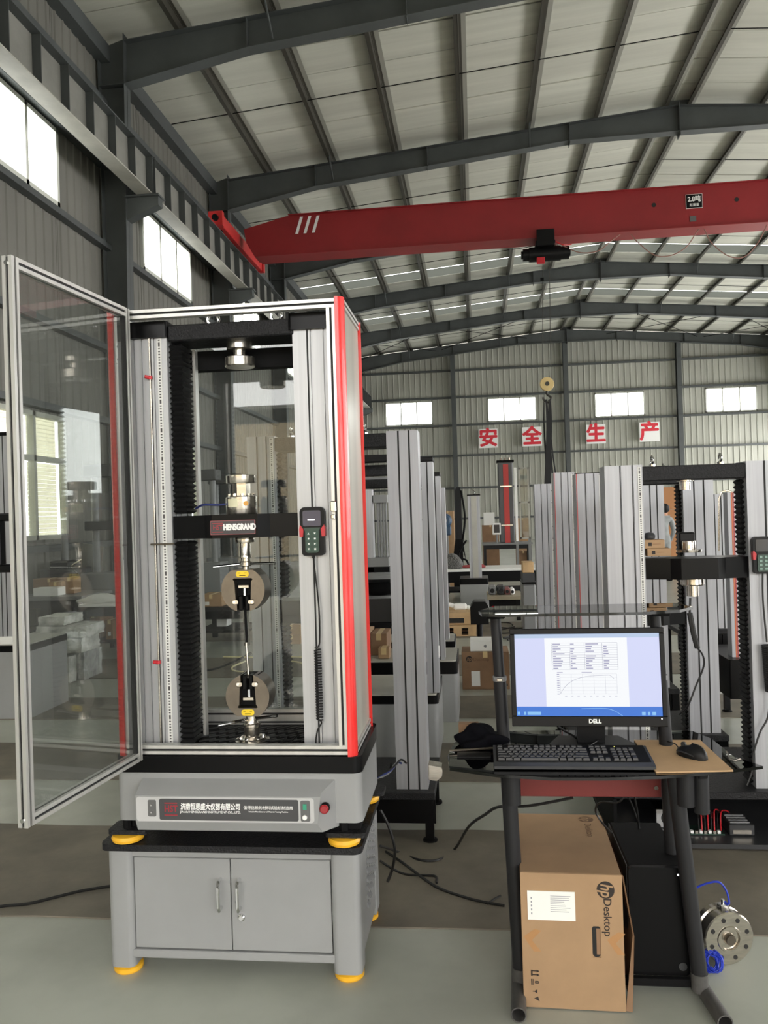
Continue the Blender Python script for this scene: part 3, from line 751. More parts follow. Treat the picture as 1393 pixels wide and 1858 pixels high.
curved_label(lc, xc, yc, .0568, -PI/2-.72, -PI/2+.02, cz(920), cz(905), mat('label_pale', (226, 222, 190), .5))
MB().cyl((xc+.028, yc-.0485, cz(914)), (xc+.03, yc-.0535, cz(914)), .0085, 12).obj('seal_dot', mat('seal_orange', (214, 150, 30), .4), lc)
MB().tube([(xc-.054, yc-.02, cz(914)), (xc-.08, yc-.03, cz(915)), (xc-.13, yc-.03, cz(914)), (xc-.17, yc+.0, cz(920))], .004, 6).obj('signal_cable', NAVY, lc)
# --- upper platen under the top beam
up = MB().lathe([(.045, 2.176), (.045, 2.152), (.04, 2.15)], (xc+.008, yc, 0), 'z', 32).obj('upper_adapter', CHR, tm)
MB().lathe([(.022, 2.152), (.022, 2.122)], (xc+.008, yc, 0), 'z', 20).obj('spindle', CHR, up)
MB().lathe([(.048, 2.124), (.053, 2.12), (.053, 2.092), (.05, 2.088)], (xc+.008, yc, 0), 'z', 32).obj('platen', CHR, up)
# --- wedge grips
def disc_outline(r, flat, slot_t, slot_b, wt, wb, up_=1):
    """C-shaped front outline: disc with a flat, and a trapezoid mouth open to one side; up_=1 mouth opens downwards"""
    out = []
    a0 = math.asin(flat/r)                         # flat on the far side from the mouth
    am = math.asin(wb/r)                           # half mouth opening angle from straight down
    n = 20
    A = -PI/2+am; B = a0
    for i in range(n+1): out.append((r*math.cos(A+(B-A)*i/n), r*math.sin(A+(B-A)*i/n)))
    A2 = PI-a0; B2 = 1.5*PI-am
    for i in range(n+1): out.append((r*math.cos(A2+(B2-A2)*i/n), r*math.sin(A2+(B2-A2)*i/n)))
    out += [(-wb, -.052), (-.037, -.052), (-.04, -.046), (-.037, -.034), (-wb-.004, -.034), (-wt+.006, slot_t-.012), (-wt, slot_t-.004), (-wt+.004, slot_t),
            (wt-.004, slot_t), (wt, slot_t-.004), (wt-.006, slot_t-.012), (wb+.004, -.034), (.037, -.034), (.04, -.046), (.037, -.052), (wb, -.052)]
    return [(u, v*up_) for u, v in out]
def grip(zc, up_, name, par):
    x = xc+.012*(1 if up_ < 0 else .6)
    y0 = yc-.045; y1 = yc+.045
    g = MB().prism([(x+u, zc+v) for u, v in disc_outline(.078, .069, .04, 0, .036, .023, up_)], y0, y1, 'y').obj(name, GUN, par, ang=20)
    MB().box((x-.034, y0+.03, zc-.072 if up_ > 0 else zc-.036), (x+.034, y1-.004, zc+.038 if up_ > 0 else zc+.072)).obj('back_plate', BLKM, g)
    for s in (-1, 1):
        MB().box((x+s*.004, y0+.006, zc-up_*.074), (x+s*.019, y0+.04, zc-up_*.022), .003).obj('jaw', BLK, g)
        MB().prism(rrect(min(x+s*.018, x+s*.039), zc-up_*.043-.007, max(x+s*.018, x+s*.039), zc-up_*.043+.007, .006), y0-.002, y0+.006, 'y').obj('clip', CHR, g)
        MB().cyl((x+s*.032, y0-.004, zc-up_*.043), (x+s*.032, y0, zc-up_*.043), .004, 10).obj('screw', CHRB, g)
    MB().box((x-.02, y0+.008, zc+up_*.004), (x+.02, y0+.03, zc+up_*.016), .002).obj('yoke', CHR, g)
    MB().cyl((x, y0+.02, zc-up_*.022), (x, y0+.02, zc+up_*.01), .006, 10).obj('screw_pin', CHRB, g)
    MB().prism(rrect(x-.023, zc+up_*.055-.0105, x+.023, zc+up_*.055+.0105, .009), y0-.0012, y0, 'y').obj('sticker', STK, g)
    text('lettering', '20kN', .008, BLKM, g, (x, y0-.0016, zc+up_*.055+.003)) if False else None
    MB().box((x-.011, y0-.0016, zc+up_*.055-.006), (x+.011, y0-.0012, zc+up_*.055-.0035)).obj('sticker_print', BLKM, g)
    for dx in (-.012, .011): MB().box((x+dx-.004, y0-.0016, zc+up_*.055+.003), (x+dx+.004, y0-.0012, zc+up_*.055+.0045)).obj('sticker_print', BLKM, g)
    return g, x
zu, zl = cz(1068), cz(1259)
gu, xu = grip(zu, 1, 'upper_grip', tm); gl, xl = grip(zl, -1, 'lower_grip', tm)
# shank, lock ring and tommy bars above the upper grip
MB().lathe([(.034, 1.486), (.036, cz(979)), (.034, cz(984)), (.02, cz(985)), (.02, cz(1006)), (.022, cz(1008)), (.022, cz(1012)), (.017, cz(1013)), (.017, cz(1018)), (.022, cz(1020)), (.022, cz(1026)), (.012, cz(1028)), (.012, zu+.069)], (xu, yc, 0), 'z', 24).obj('shank', CHR, gu)
MB().cyl((xu+.02, yc-.01, cz(1023)), (xu+.116, yc-.035, cz(1022)), .0045, 10).obj('tommy_bar', CHRB, gu)
MB().cyl((xu-.02, yc-.01, cz(1023)), (xu-.105, yc-.045, cz(1026)), .0045, 10).obj('tommy_bar', CHRB, gu)
MB().lathe([(.062, .762), (.062, .768)], (xl, yc, 0), 'z', 32).lathe([(.048, .768), (.048, .776), (.028, .778), (.028, cz(1318)), (.031, cz(1316)), (.031, cz(1312)), (.024, cz(1311)), (.02, cz(1305)), (.02, cz(1298)), (.022, cz(1297)), (.022, cz(1294)), (.014, cz(1292)), (.014, zl-.069)], (xl, yc, 0), 'z', 24).obj('shank', CHR, gl)
for i in range(6):
    a = PI*i/3+.3; MB().cyl((xl+.04*math.cos(a), yc+.04*math.sin(a), .776), (xl+.04*math.cos(a), yc+.04*math.sin(a), .782), .006, 8).obj('bolt', CHRB, gl)
MB().cyl((xl+.02, yc-.01, cz(1302)), (xl+.1, yc-.03, cz(1295)), .0055, 10).obj('tommy_bar', CHRB, gl)
MB().cyl((xl-.02, yc-.01, cz(1305)), (xl-.095, yc-.09, cz(1304)), .0055, 10).obj('tommy_bar', CHRB, gl)
sp = MB().cyl((xl, yc-.025, zl+.062), (xu, yc-.025, (zu+zl)/2), .0045, 10, m=CHR).cyl((xu*.5+xl*.5, yc-.025, (zu+zl)/2), (xu, yc-.025, zu-.062), .0045, 10, m=BLKM).obj('test_specimen')
tag(sp, 'thin metal rod specimen clamped upright between the two round grips', 'specimen')
# ribbed rubber tray on the base
rt = MB().box((-1.03, 2.70, .7622), (-.62, 3.0, .766))
mt = rt.obj('base_mat', RUB if False else BLKM, tm)
mb = MB()
for i in range(11):
    for j in range(5):
        cx_, cy_ = -.99+i*.037+(.018 if j % 2 else 0), 2.735+j*.055
        mb.box((cx_-.03, cy_-.004, .766), (cx_+.03, cy_+.004, .770), rot=Matrix.Rotation(.62, 3, 'Z'))
tag(mb.obj('tread_bars', mat('tread_black', (30, 30, 31), .5), tm), kind='stuff')
for p, q in (((-.66, 2.72, .775), (-.645, 2.80, .782)), ((-.69, 2.72, .775), (-.685, 2.79, .778))):
    sd = MB().cyl(p, q, .003, 8).obj('hex_key', PLAST)
    tag(sd, 'small black hex key on the machine base, %s of the two' % ('right' if q[0] > -.66 else 'left'), 'tool')
# --- hand controller on the right column
hc = thing('hand_controller', 'black handheld controller with green keypad and red grips on the main machine column', 'controller', (-.55, 2.70, 1.42))
hz0, hz1, hx0, hx1 = 1.418, 1.583, -.592, -.507
MB().prism(rrect(hx0, hz1-.092, hx1, hz1, .018), 2.69, 2.722, 'y').obj('upper_housing', PLAST, hc)
MB().prism(rrect(hx0+.004, hz0, hx1-.004, hz1-.06, .012), 2.693, 2.722, 'y').obj('lower_housing', PLAST, hc)
MB().prism([(hx0+.018, hz0+.016), (hx0+.026, hz0+.01), (hx1-.028, hz0+.01), (hx1-.02, hz0+.016), (hx1-.02, hz1-.082), (hx1-.014, hz1-.07), (hx0+.012, hz1-.07), (hx0+.018, hz1-.082)], 2.686, 2.695, 'y').obj('keypad', GREEN, hc)
MB().prism(rrect(hx0+.011, hz1-.065, hx1-.012, hz1-.012, .006), 2.687, 2.692, 'y').obj('screen', mat('controller_screen', (66, 68, 90), .08), hc)
Bx((hx0+.028, 2.6862, hz1-.046), (hx0+.052, 2.687, hz1-.041), 'screen_readout', mat('readout', (240, 240, 240), .5, emit=((240, 240, 250), .6)), hc)
for s, xx in ((1, hx0), (-1, hx1)):
    MB().prism([(xx+s*.001, hz1-.06), (xx+s*.013, hz1-.075), (xx+s*.010, hz1-.1), (xx-s*.001, hz1-.1), (xx-s*.002, hz1-.075)], 2.686, 2.712, 'y').obj('grip_pad', REDP, hc)
k0 = None
for r in range(4):
    for c in range(2):
        kx, kz = hx0+.03+c*.022, hz1-.09-r*.0175
        if k0 is None: k0 = MB().prism(rrect(kx-.007, kz-.006, kx+.007, kz+.006, .003), 2.683, 2.687, 'y').obj('key', mat('keypad_key', (44, 78, 66), .4), hc); k00 = (kx, kz)
        else: share(k0, (kx-k00[0], 0, kz-k00[1]), hc)
        text('key_mark', '▲▼●■◀▶▼■'[r*2+c], .008, WHT, hc, (kx, 2.6825, kz))
cbl = MB()
cc = at(575, 1015, Y=2.70)
def PZ(px, py, Y=2.70): return at(px, py, Y=Y)
cbl.cyl((-.552, 2.705, hz0+.002), (-.552, 2.705, hz0-.008), .006, 8)
cbl.tube([(-.552, 2.705, hz0-.005), PZ(574, 1060), PZ(579, 1110), PZ(580, 1155), PZ(578, 1172), PZ(571, 1176)], .0028, 6)
a = PZ(576, 1178, 2.698); b = PZ(580, 1306, 2.698); n = 26
pts = []
for i in range(n*8+1):
    t = i/(n*8); c = a.lerp(b, t); an = 2*PI*i/8; pts.append((c.x+.0105*math.cos(an), c.y+.0105*math.sin(an), c.z))
cbl.tube(pts, .0028, 5, smooth=False); cbl.tube([b, PZ(583, 1312), PZ(576, 1325), PZ(573, 1345), (PZ(573, 1350).x, 2.71, .765)], .0028, 6)
tag(cbl.obj('coiled_cord', RUBC, hc))

# --- enclosure of slotted aluminium profile
en = thing('safety_enclosure', 'silver and red framed clear safety enclosure around the main testing machine', 'enclosure', (-.825, 2.85, .762))
EX0, EX1, EY0, EY1, EZ0, EZ1 = -1.235, -.428, 2.655, 3.05, .756, 2.275
def prof(a, b, name, m=ALUF, par=en, slot='y'):
    """square profile box with a dark slot line down each long face"""
    a = Vector(a); b = Vector(b); lo = Vector((min(a.x, b.x), min(a.y, b.y), min(a.z, b.z))); hi = Vector((max(a.x, b.x), max(a.y, b.y), max(a.z, b.z)))
    d = hi-lo; ax = max(range(3), key=lambda i: d[i])
    g, gd = .008, .006
    o_ = [i for i in range(3) if i != ax]
    u0, u1, v0, v1 = lo[o_[0]], hi[o_[0]], lo[o_[1]], hi[o_[1]]
    pts = grooved(u0, v0, u1, v1, (.5,), (.5,), g, gd)
    o = MB().prism(pts, lo[ax], hi[ax], 'xyz'[ax]).obj(name, m, par, flat=True)
    # black insert strips at the bottom of the slots
    cu, cv = (u0+u1)/2, (v0+v1)/2
    ins = MB().prism([(cu-g/2, v0+gd-.001), (cu+g/2, v0+gd-.001), (cu+g/2, v1-gd+.001), (cu-g/2, v1-gd+.001)], lo[ax]+.001, hi[ax]-.001, 'xyz'[ax])
    ins.prism([(u0+gd-.001, cv-g/2), (u1-gd+.001, cv-g/2), (u1-gd+.001, cv+g/2), (u0+gd-.001, cv+g/2)], lo[ax]+.001, hi[ax]-.001, 'xyz'[ax])
    ins.obj('slot_insert', SLOT, o)
    return o
T = .03
prof((EX0+.02, EY0, EZ0), (EX1-.014, EY0+T, EZ0+T), 'front_lower_rail')
prof((EX0+.02, EY0, EZ1-T), (EX1-.014, EY0+T, EZ1), 'front_upper_rail')
prof((EX1-.046, EY0, EZ0+T), (EX1-.016, EY0+T, EZ1-T), 'front_post')
prof((EX0+.022, EY0, EZ0+T), (EX0+.052, EY0+T, EZ1-T), 'front_post')
prof((EX0+.02, EY1-T, EZ0), (EX1-.014, EY1, EZ0+T), 'rear_lower_rail')
prof((EX0+.02, EY1-T, EZ0+T), (EX1-.014, EY1, EZ0+2*T+.004), 'rear_lower_rail')
prof((EX0+.02, EY1-T, EZ1-T), (EX1-.014, EY1, EZ1), 'rear_upper_rail')
prof((EX1-.046, EY1-T, EZ0+T), (EX1-.016, EY1, EZ1-T), 'rear_post')
prof((EX0+.022, EY1-T, EZ0+T), (EX0+.052, EY1, EZ1-T), 'rear_post')
for x in (EX1-.012, EX0-.006):
    prof((x-T/2+.012, EY0+T, EZ0), (x+T/2+.010, EY1-T, EZ0+T), 'side_lower_rail'); prof((x-T/2+.012, EY0+T, EZ1-T), (x+T/2+.010, EY1-T, EZ1), 'side_upper_rail')
def redpost(x, y, sx, sy):
    """quarter-round red corner moulding: convex outside"""
    r = .03; pts = [(x, y)]
    for i in range(9):
        a = PI/2*i/8; pts.append((x+sx*r*math.cos(a), y+sy*r*math.sin(a)))
    return MB().prism(pts, EZ0-.01, EZ1+.004, 'z').obj('red_corner_post', REDS, en, ang=40)
redpost(EX1-.016, EY0+.02, 1, -1); redpost(EX1-.012, EY1-.02, 1, 1); redpost(EX0+.022, EY0+.02, -1, -1); redpost(EX0+.022, EY1-.02, -1, 1)
Bx((EX1+.002, EY0+T-.004, EZ0+T-.004), (EX1+.007, EY1-T+.004, EZ1-T+.004), 'side_pane', SIDEP, en)
Bx((EX0-.0, EY0+T-.004, EZ0+T-.004), (EX0+.005, EY1-T+.004, EZ1-T+.004), 'side_pane', ACRS, en)
Bx((EX0+.05, EY1-T*.6, EZ0+2*T), (EX1-.044, EY1-T*.6+.005, EZ1-T+.004), 'rear_pane', ACRS, en)
# latch and small catch on the front post
MB().box((EX1-.05, EY0-.012, 1.565), (EX1-.03, EY0, 1.60), .003).box((EX1-.048, EY0-.016, 1.54), (EX1-.034, EY0, 1.556), .003).obj('latch', CHRB, en)
# --- open door, hinged on the left post
dr = thing('enclosure_door', 'open clear glazed door of the safety enclosure in a silver slotted frame', 'door', (-1.148, EY0-.002, EZ0))
DW, DZ0, DZ1 = .605, .742, 2.275
# built closed along +X from the hinge, then turned open
DX = -1.148; DY = EY0-.016
WO[dr.name] = Vector((DX, DY, 0)); dr.location = (DX, DY, 0)
prof((DX, DY-T, DZ0), (DX+T*.8, DY, DZ1), 'hinge_stile', par=dr)
prof((DX+DW-.03, DY-T, DZ0), (DX+DW, DY, DZ1), 'closing_stile', par=dr)
prof((DX+T*.8, DY-T, DZ0), (DX+DW-.03, DY, DZ0+T), 'lower_rail', par=dr)
prof((DX+T*.8, DY-T, DZ1-T), (DX+DW-.03, DY, DZ1), 'upper_rail', par=dr)
Bx((DX+T*.8-.004, DY-T*.5, DZ0+T-.004), (DX+DW-.026, DY-T*.5+.005, DZ1-T+.004), 'pane', ACRY, dr)
Bx((DX+T*.8, DY-T-.001, DZ0+T), (DX+T*.8+.007, DY-.002, DZ1-T), 'gasket', SLOT, dr)
for z in (DZ1-.02, DZ0+.02): MB().cyl((DX+DW-.002, DY-T/2, z), (DX+DW+.004, DY-T/2, z), .006, 12).obj('corner_bolt', CHRB, dr)
dh = MB(); zh0, zh1 = 1.435, 1.575; hxx = DX+DW-.02
ho_ = DY-T; dh.box((hxx-.014, ho_-.045, zh0-.01), (hxx+.014, ho_, zh0+.012), .004).box((hxx-.014, ho_-.045, zh1-.012), (hxx+.014, ho_, zh1+.01), .004).box((hxx-.014, ho_-.055, zh0-.008), (hxx+.014, ho_-.037, zh1+.008), .005)
dh.obj('pull_handle', BLK, dr)
dr.rotation_euler.z = math.radians(-96)
for z in (2.13, 1.45, .93):
    h_ = Bx((EX0+.026, EY0-.004, z-.035), (EX0+.05, EY0, z+.035), 'hinge_plate', ALUF, en, .001)
    for q in (-.022, .022): MB().cyl((EX0+.038, EY0-.007, z+q), (EX0+.038, EY0-.003, z+q), .005, 10).obj('screw', CHRB, h_)
# wires at the back right foot
wr_ = thing('cable_bundle', 'short grey and black cable ends sticking out behind the main machine base', 'cable', (-.38, 3.1, .5))
for k, m_ in enumerate((RUBC, GREYD, NAVY, RUBC)):
    MB().tube([(-.42, 3.06+.01*k, .53), (-.37+.008*k, 3.1, .545+.01*k), (-.36+.014*k, 3.13, .56+.012*k), (-.355+.02*k, 3.12, .585)], .004, 6).obj('wire', m_, wr_)
# ================================================================== COMPUTER DESK
dk = thing('computer_desk', 'black tube-framed computer desk with glass top, glass shelf and red back panel', 'desk', (.35, 2.75, 0))
ZT = .758
# curved glass top (front edge bows out, right end runs to a rounded tip)
fe = [at(a, b, Z=ZT) for a, b in ((812, 1372), (815, 1393), (900, 1405), (1000, 1411), (1100, 1411), (1200, 1408), (1300, 1400), (1384, 1390))]
be = [at(a, b, Z=ZT) for a, b in ((1330, 1372), (1290, 1340), (1255, 1326), (1100, 1324), (930, 1326), (845, 1328), (822, 1350))]
MB().prism([(p.x, p.y) for p in fe]+[(p.x, p.y) for p in be], ZT-.009, ZT, 'z').obj('glass_top', DGL, dk)
# upper shelf
ZS = 1.212
sf = [(.01, 2.62), (.08, 2.60), (.50, 2.60), (.63, 2.64), (.69, 2.72), (.66, 2.83), (.05, 2.83), (.0, 2.70)]
MB().prism(sf, ZS, ZS+.009, 'z').obj('glass_shelf', DGL, dk)
pL = [at(898, 1112, Y=2.76), at(914, 1335, Y=2.76)]; pR = [at(1187, 1112, Y=2.76), at(1208, 1335, Y=2.76)]
for p in (pL, pR):
    x0_, x1_ = p[0].x, p[1].x
    MB().cyl((x1_, 2.76, .74), ((x0_+x1_)/2, 2.76, .99), .0215, 18).obj('lower_pole', TUBE, dk)
    MB().cyl(((x0_+x1_)/2, 2.76, .985), (x0_, 2.76, ZS-.012), .018, 18).obj('upper_pole', TUBE, dk)
    MB().lathe([(.023, -.008), (.023, .008)], ((x0_+x1_)/2, 2.76, .985), 'z', 18).obj('clamp_collar', GREYD, dk)
    MB().box(((x0_+x1_)/2-.01, 2.735, .978), ((x0_+x1_)/2+.01, 2.742, .99), .002).obj('clamp_screw', CHR, dk)
    MB().box((x0_-.03, 2.66, ZS-.014), (x0_+.03, 2.82, ZS-.001), .004).obj('shelf_bracket', BLKM, dk)
for (fx, xt, s) in ((.083, .0765, 0), (.652, .592, 1)):
    # main leg leans slightly, foot is an open steel tube
    a = Vector((fx if s else .098, 2.63, .09)); b = Vector((xt, 2.63, .745))
    foot_x = a.x
    MB().cyl((foot_x, 2.63, .08), (b.x, 2.63, .748), .0245, 20).obj('leg', TUBE, dk)
    mb = MB(); q0 = Vector(((.083 if not s else .683), 2.475, .0245)); q1 = Vector((foot_x+(.01 if not s else -.02), 2.98, .0245)); d = (q1-q0).normalized()
    mb.cyl(q0, q1, .0235, 20, caps=False); mb.cyl(q0, q1, .020, 20, caps=False)
    u = d.orthogonal().normalized(); v = d.cross(u); vs = []
    for rr in (.0235, .020):
        for i in range(20): an = 2*PI*i/20+PI/20; vs.append(q0+(u*math.cos(an)+v*math.sin(an))*rr)
    mb.poly(vs, [(i, (i+1) % 20, 20+(i+1) % 20, 20+i) for i in range(20)])
    mb.obj('foot_tube', TUBF, dk)
    MB().cyl((foot_x, 2.63, .03), (foot_x, 2.63, .085), .026, 18).obj('leg_socket', TUBF, dk)
    MB().cyl((b.x+.012 if not s else b.x+.03, 2.60, .62), (b.x+.012 if not s else b.x+.03, 2.60, .745), .027, 18).obj('height_sleeve', TUBE, dk)
# second right post and short hanging sleeve
MB().cyl((xat(1218, 1420, 2.78), 2.78, .03), (xat(1210, 1410, 2.78), 2.78, .745), .022, 18).obj('rear_leg', TUBE, dk)
px0 = xat(1272, 1440, 2.6); MB().cyl((px0, 2.6, zat(1272, 1474, 2.6)), (px0, 2.6, .74), .0235, 18).cyl((px0-.012, 2.59, .735), (px0+.012, 2.59, .735), .03, 14).obj('height_sleeve', TUBE, dk)
MB().box((.10, 2.795, zat(1060, 1445, 2.8)), (xat(1199, 1430, 2.8), 2.81, .745), .002).obj('back_panel', DRED, dk)
MB().cyl((xat(1190, 1430, 2.795), 2.79, zat(1190, 1430, 2.79)), (xat(1190, 1430, 2.795), 2.796, zat(1190, 1430, 2.79)), .007, 12).obj('panel_bolt', CHR, dk)
MB().box((.40, 2.64, .03), (.665, 2.66, .055), .002).obj('tower_shelf', BLKM, dk)
MB().box((.11, 2.93, .02), (.64, 2.96, .05)).obj('cross_bar', TUBE, dk)
# --- monitor
mo = thing('monitor', 'black widescreen monitor showing a test report on the glass desk', 'monitor', (.35, 2.77, ZT))
cx, cy_, cz_ = (at(1065, 1228, Y=2.72)); W, H = .497, .318; tilt = math.radians(-4); yaw = math.radians(6)
bz = MB()
def fr_(o, i, y0, y1, mb):
    (a0, b0, a1, b1), (c0, d0, c1, d1) = o, i
    for q in (((a0, y0, b0), (a1, y1, d0)), ((a0, y0, d1), (a1, y1, b1)), ((a0, y0, d0), (c0, y1, d1)), ((c1, y0, d0), (a1, y1, d1))): mb.box(*q, bev=.002)
MC = Vector((cx, cy_, cz_)); WO[mo.name] = Vector((0, 0, 0)); mo.location = (0, 0, 0)
sx0, sx1, sz0, sz1 = -W/2+.016, W/2-.016, -H/2+.033, H/2-.018
fr_((-W/2, -H/2, W/2, H/2), (sx0, sz0, sx1, sz1), -.012, .004, bz); bz.obj('bezel', PLAST, mo)
MB().prism(rrect(-W/2+.003, -H/2+.003, W/2-.003, H/2-.003, .01), .003, .03, 'y').prism(rrect(-.15, -.12, .15, .1, .02), .03, .045, 'y').obj('housing', PLAST, mo)
def emis(name, rgb, s=1.0): return mat(name, (5, 5, 5), .3, emit=(rgb, s))
SB = .72
scn = MB().box((sx0, -.008, sz0), (sx1, -.005, sz1)).obj('screen', emis('screen_pale_blue', (206, 212, 246), SB), mo)
def fl2(x0, z0, x1, z1, name, m, lev=1): return MB().box((x0, -.008-.0005*lev-.0003, z0), (x1, -.008-.0005*lev, z1)).obj(name, m, scn)
SW, SH = sx1-sx0, sz1-sz0
def sx_(f): return sx0+SW*f
def sz_(f): return sz1-SH*f
fl2(sx_(0), sz_(1), sx_(1), sz_(.885), 'taskbar', emis('taskbar_blue', (30, 110, 210), SB))
fl2(sx_(0), sz_(.05), sx_(1), sz_(0), 'title_bar', emis('title_bar_blue', (176, 196, 226), SB))
fl2(sx_(.21), sz_(.885), sx_(.78), sz_(.05), 'document_page', emis('page_white', (243, 246, 250), SB))
INK = emis('screen_ink', (110, 110, 150), SB)
tx0, tx1, tz0, tz1 = .258, .712, .11, .435
g = MB()
def ln(x0, z0, x1, z1, w=.0005): g.box((min(sx_(x0), sx_(x1))-w, -.0100, min(sz_(z0), sz_(z1))-w), (max(sx_(x0), sx_(x1))+w, -.0096, max(sz_(z0), sz_(z1))+w))
for i in range(12): ln(tx0, tz0+(tz1-tz0)*i/11, tx1, tz0+(tz1-tz0)*i/11, .0003)
for c in (0, .275, .5, .77, 1): ln(tx0+(tx1-tx0)*c, tz0, tx0+(tx1-tx0)*c, tz1, .0003)
gx0, gx1, gz0, gz1 = .31, .70, .49, .73
for i in range(7): ln(gx0, gz0+(gz1-gz0)*i/6, gx1, gz0+(gz1-gz0)*i/6, .00012)
for i in range(6): ln(gx0+(gx1-gx0)*i/5, gz0, gx0+(gx1-gx0)*i/5, gz1, .00018)
tag(g.obj('table_grid', INK, scn))
g = MB(); n = 26; cp = []
for i in range(n+1):
    t = i/n; cp.append((sx_(gx0+.0+(gx1-gx0)*t*.95), -.0101, sz_(gz1-.005-(gz1-gz0)*.93*(1-math.exp(-t*5))+(.02 if t > .93 else 0)*(t-.93)*30)))
g.tube(cp, .0006, 4, smooth=False); g.obj('curve_plot', INK, scn)
g = MB()
for r in range(11):
    for c, x in enumerate((.262, .384, .49, .612)):
        if R_.random() < .85: 
            wdt = R_.uniform(.02, .09)*(1 if c % 2 == 0 else .5); z = tz0+(tz1-tz0)*(r+.5)/11; g.box((sx_(x+.004), -.0100, sz_(z+.006)), (sx_(x+.004+wdt), -.0097, sz_(z-.006)))
for i in range(10): g.box((sx_(.288), -.0100, sz_(gz0+(gz1-gz0)*i/9+.006)), (sx_(.305), -.0097, sz_(gz0+(gz1-gz0)*i/9-.002)))
for i in range(9): g.box((sx_(gx0+.03+i*.043), -.0100, sz_(gz1+.03)), (sx_(gx0+.045+i*.043), -.0097, sz_(gz1+.022)))
for a, b in ((.29, .33), (.46, .53)): g.box((sx_(a), -.0100, sz_(.475)), (sx_(b), -.0097, sz_(.467)))
tag(g.obj('report_text', emis('screen_ink_pale', (150, 150, 185), SB), scn), kind='stuff')
g = MB()
for a, b in ((.006, .022), (.05, .065), (.075, .17), (.86, .885), (.90, .915), (.93, .955)): g.box((sx_(a), -.0102, sz_(.985)), (sx_(b), -.0098, sz_(.945)))
tag(g.obj('taskbar_icons', emis('taskbar_icon', (130, 190, 240), SB), scn), kind='stuff')
g = MB(); g.tube([(sx_(.45), -.0102, sz_(.91)), (sx_(.6), -.0102, sz_(.905)), (sx_(.67), -.0102, sz_(.93)), (sx_(.73), -.0102, sz_(.995))], .001, 4); g.obj('taskbar_swoosh', emis('taskbar_icon', (130, 190, 240), SB), scn)
text('brand_lettering', 'DELL', .018, WHT, mo, (.018, -.0125, -H/2+.017), bold=.0007, sx=1.0)
MB().cyl((W/2-.02, -.013, -H/2+.026), (W/2-.02, -.012, -H/2+.026), .002, 10).obj('power_light', mat('power_led', (240, 240, 240), emit=((255, 255, 255), 1.5)), mo)
RM = Matrix.Rotation(yaw*.35, 4, 'Z') @ Matrix.Rotation(-tilt*1.0, 4, 'X')
RM = Matrix.Rotation(math.radians(-1.2), 4, 'Z') @ Matrix.Rotation(math.radians(-5), 4, 'X')
mo.matrix_world = Matrix.Translation(MC) @ RM
# stand is level, so undo the tilt for it
stnd = MB(); sxx = MC.x+.012
stnd.prism(rrect(sxx-.045, ZT+.01, sxx+.045, MC.z-.03, .004), MC.y+.035, MC.y+.06, 'y'); 
o = stnd.obj('stand_neck', PLAST)
ft = MB().prism([(sxx-.125, MC.y-.03), (sxx+.125, MC.y-.03), (sxx+.12, MC.y-.045), (sxx+.14, MC.y+.02), (sxx+.1, MC.y+.12), (sxx-.1, MC.y+.12), (sxx-.14, MC.y+.02), (sxx-.12, MC.y-.045)][2:], ZT, ZT+.012, 'z').obj('stand_foot', PLAST)
bpy.context.view_layer.update()
for q in (o, ft):
    q.parent = mo; q.matrix_parent_inverse = mo.matrix_world.inverted()
cb_ = MB().tube([at(1000, 1298, Y=2.80), at(1006, 1312, Y=2.81), at(1022, 1325, Y=2.82), at(1045, 1338, Y=2.80), (sxx-.05, 2.82, ZT+.008)], .004, 6).tube([at(1003, 1300, Y=2.80), at(1020, 1306, Y=2.81), at(1040, 1306, Y=2.82), at(1048, 1300, Y=2.81)], .004, 6)
cb_.tube([at(1105, 1295, Y=2.80), at(1103, 1310, Y=2.82), at(1090, 1322, Y=2.82), at(1075, 1328, Y=2.82)], .004, 6)
tag(cb_.obj('monitor_cable'), 'black cables looping behind the monitor stand', 'cable').data.materials.append(RUBC)
# --- keyboard
kb = thing('keyboard', 'black full-size computer keyboard at the front of the glass desk', 'keyboard', (0, 0, 0))
KW, KD = .48, .165; kx0 = at(893, 1390, Z=ZT+.02).x+.006; ky0 = at(893, 1392, Z=ZT+.01).y
MB().prism([(ky0, ZT+.004), (ky0+.01, ZT+.002), (ky0+KD, ZT+.004), (ky0+KD, ZT+.03), (ky0+KD-.012, ZT+.033), (ky0+.012, ZT+.017), (ky0, ZT+.013)], kx0, kx0+KW, 'x').obj('case', PLASG, kb, ang=20)
MB().prism([(ky0+.028, ZT+.019), (ky0+KD-.01, ZT+.033), (ky0+KD-.01, ZT+.0335), (ky0+.028, ZT+.0205)], kx0+.008, kx0+KW-.008, 'x').obj('key_well', BLKM, kb)
rows_ = [(0, [1]*13+[2]), (1, [1.5]+[1]*12+[1.5]), (2, [1.75]+[1]*11+[2.25]), (3, [2.25]+[1]*10+[2.75]), (4, [1.25, 1.25, 1.25, 6.25, 1.25, 1.25, 1.25, 1.25])]
U = .0187; kmesh = {}
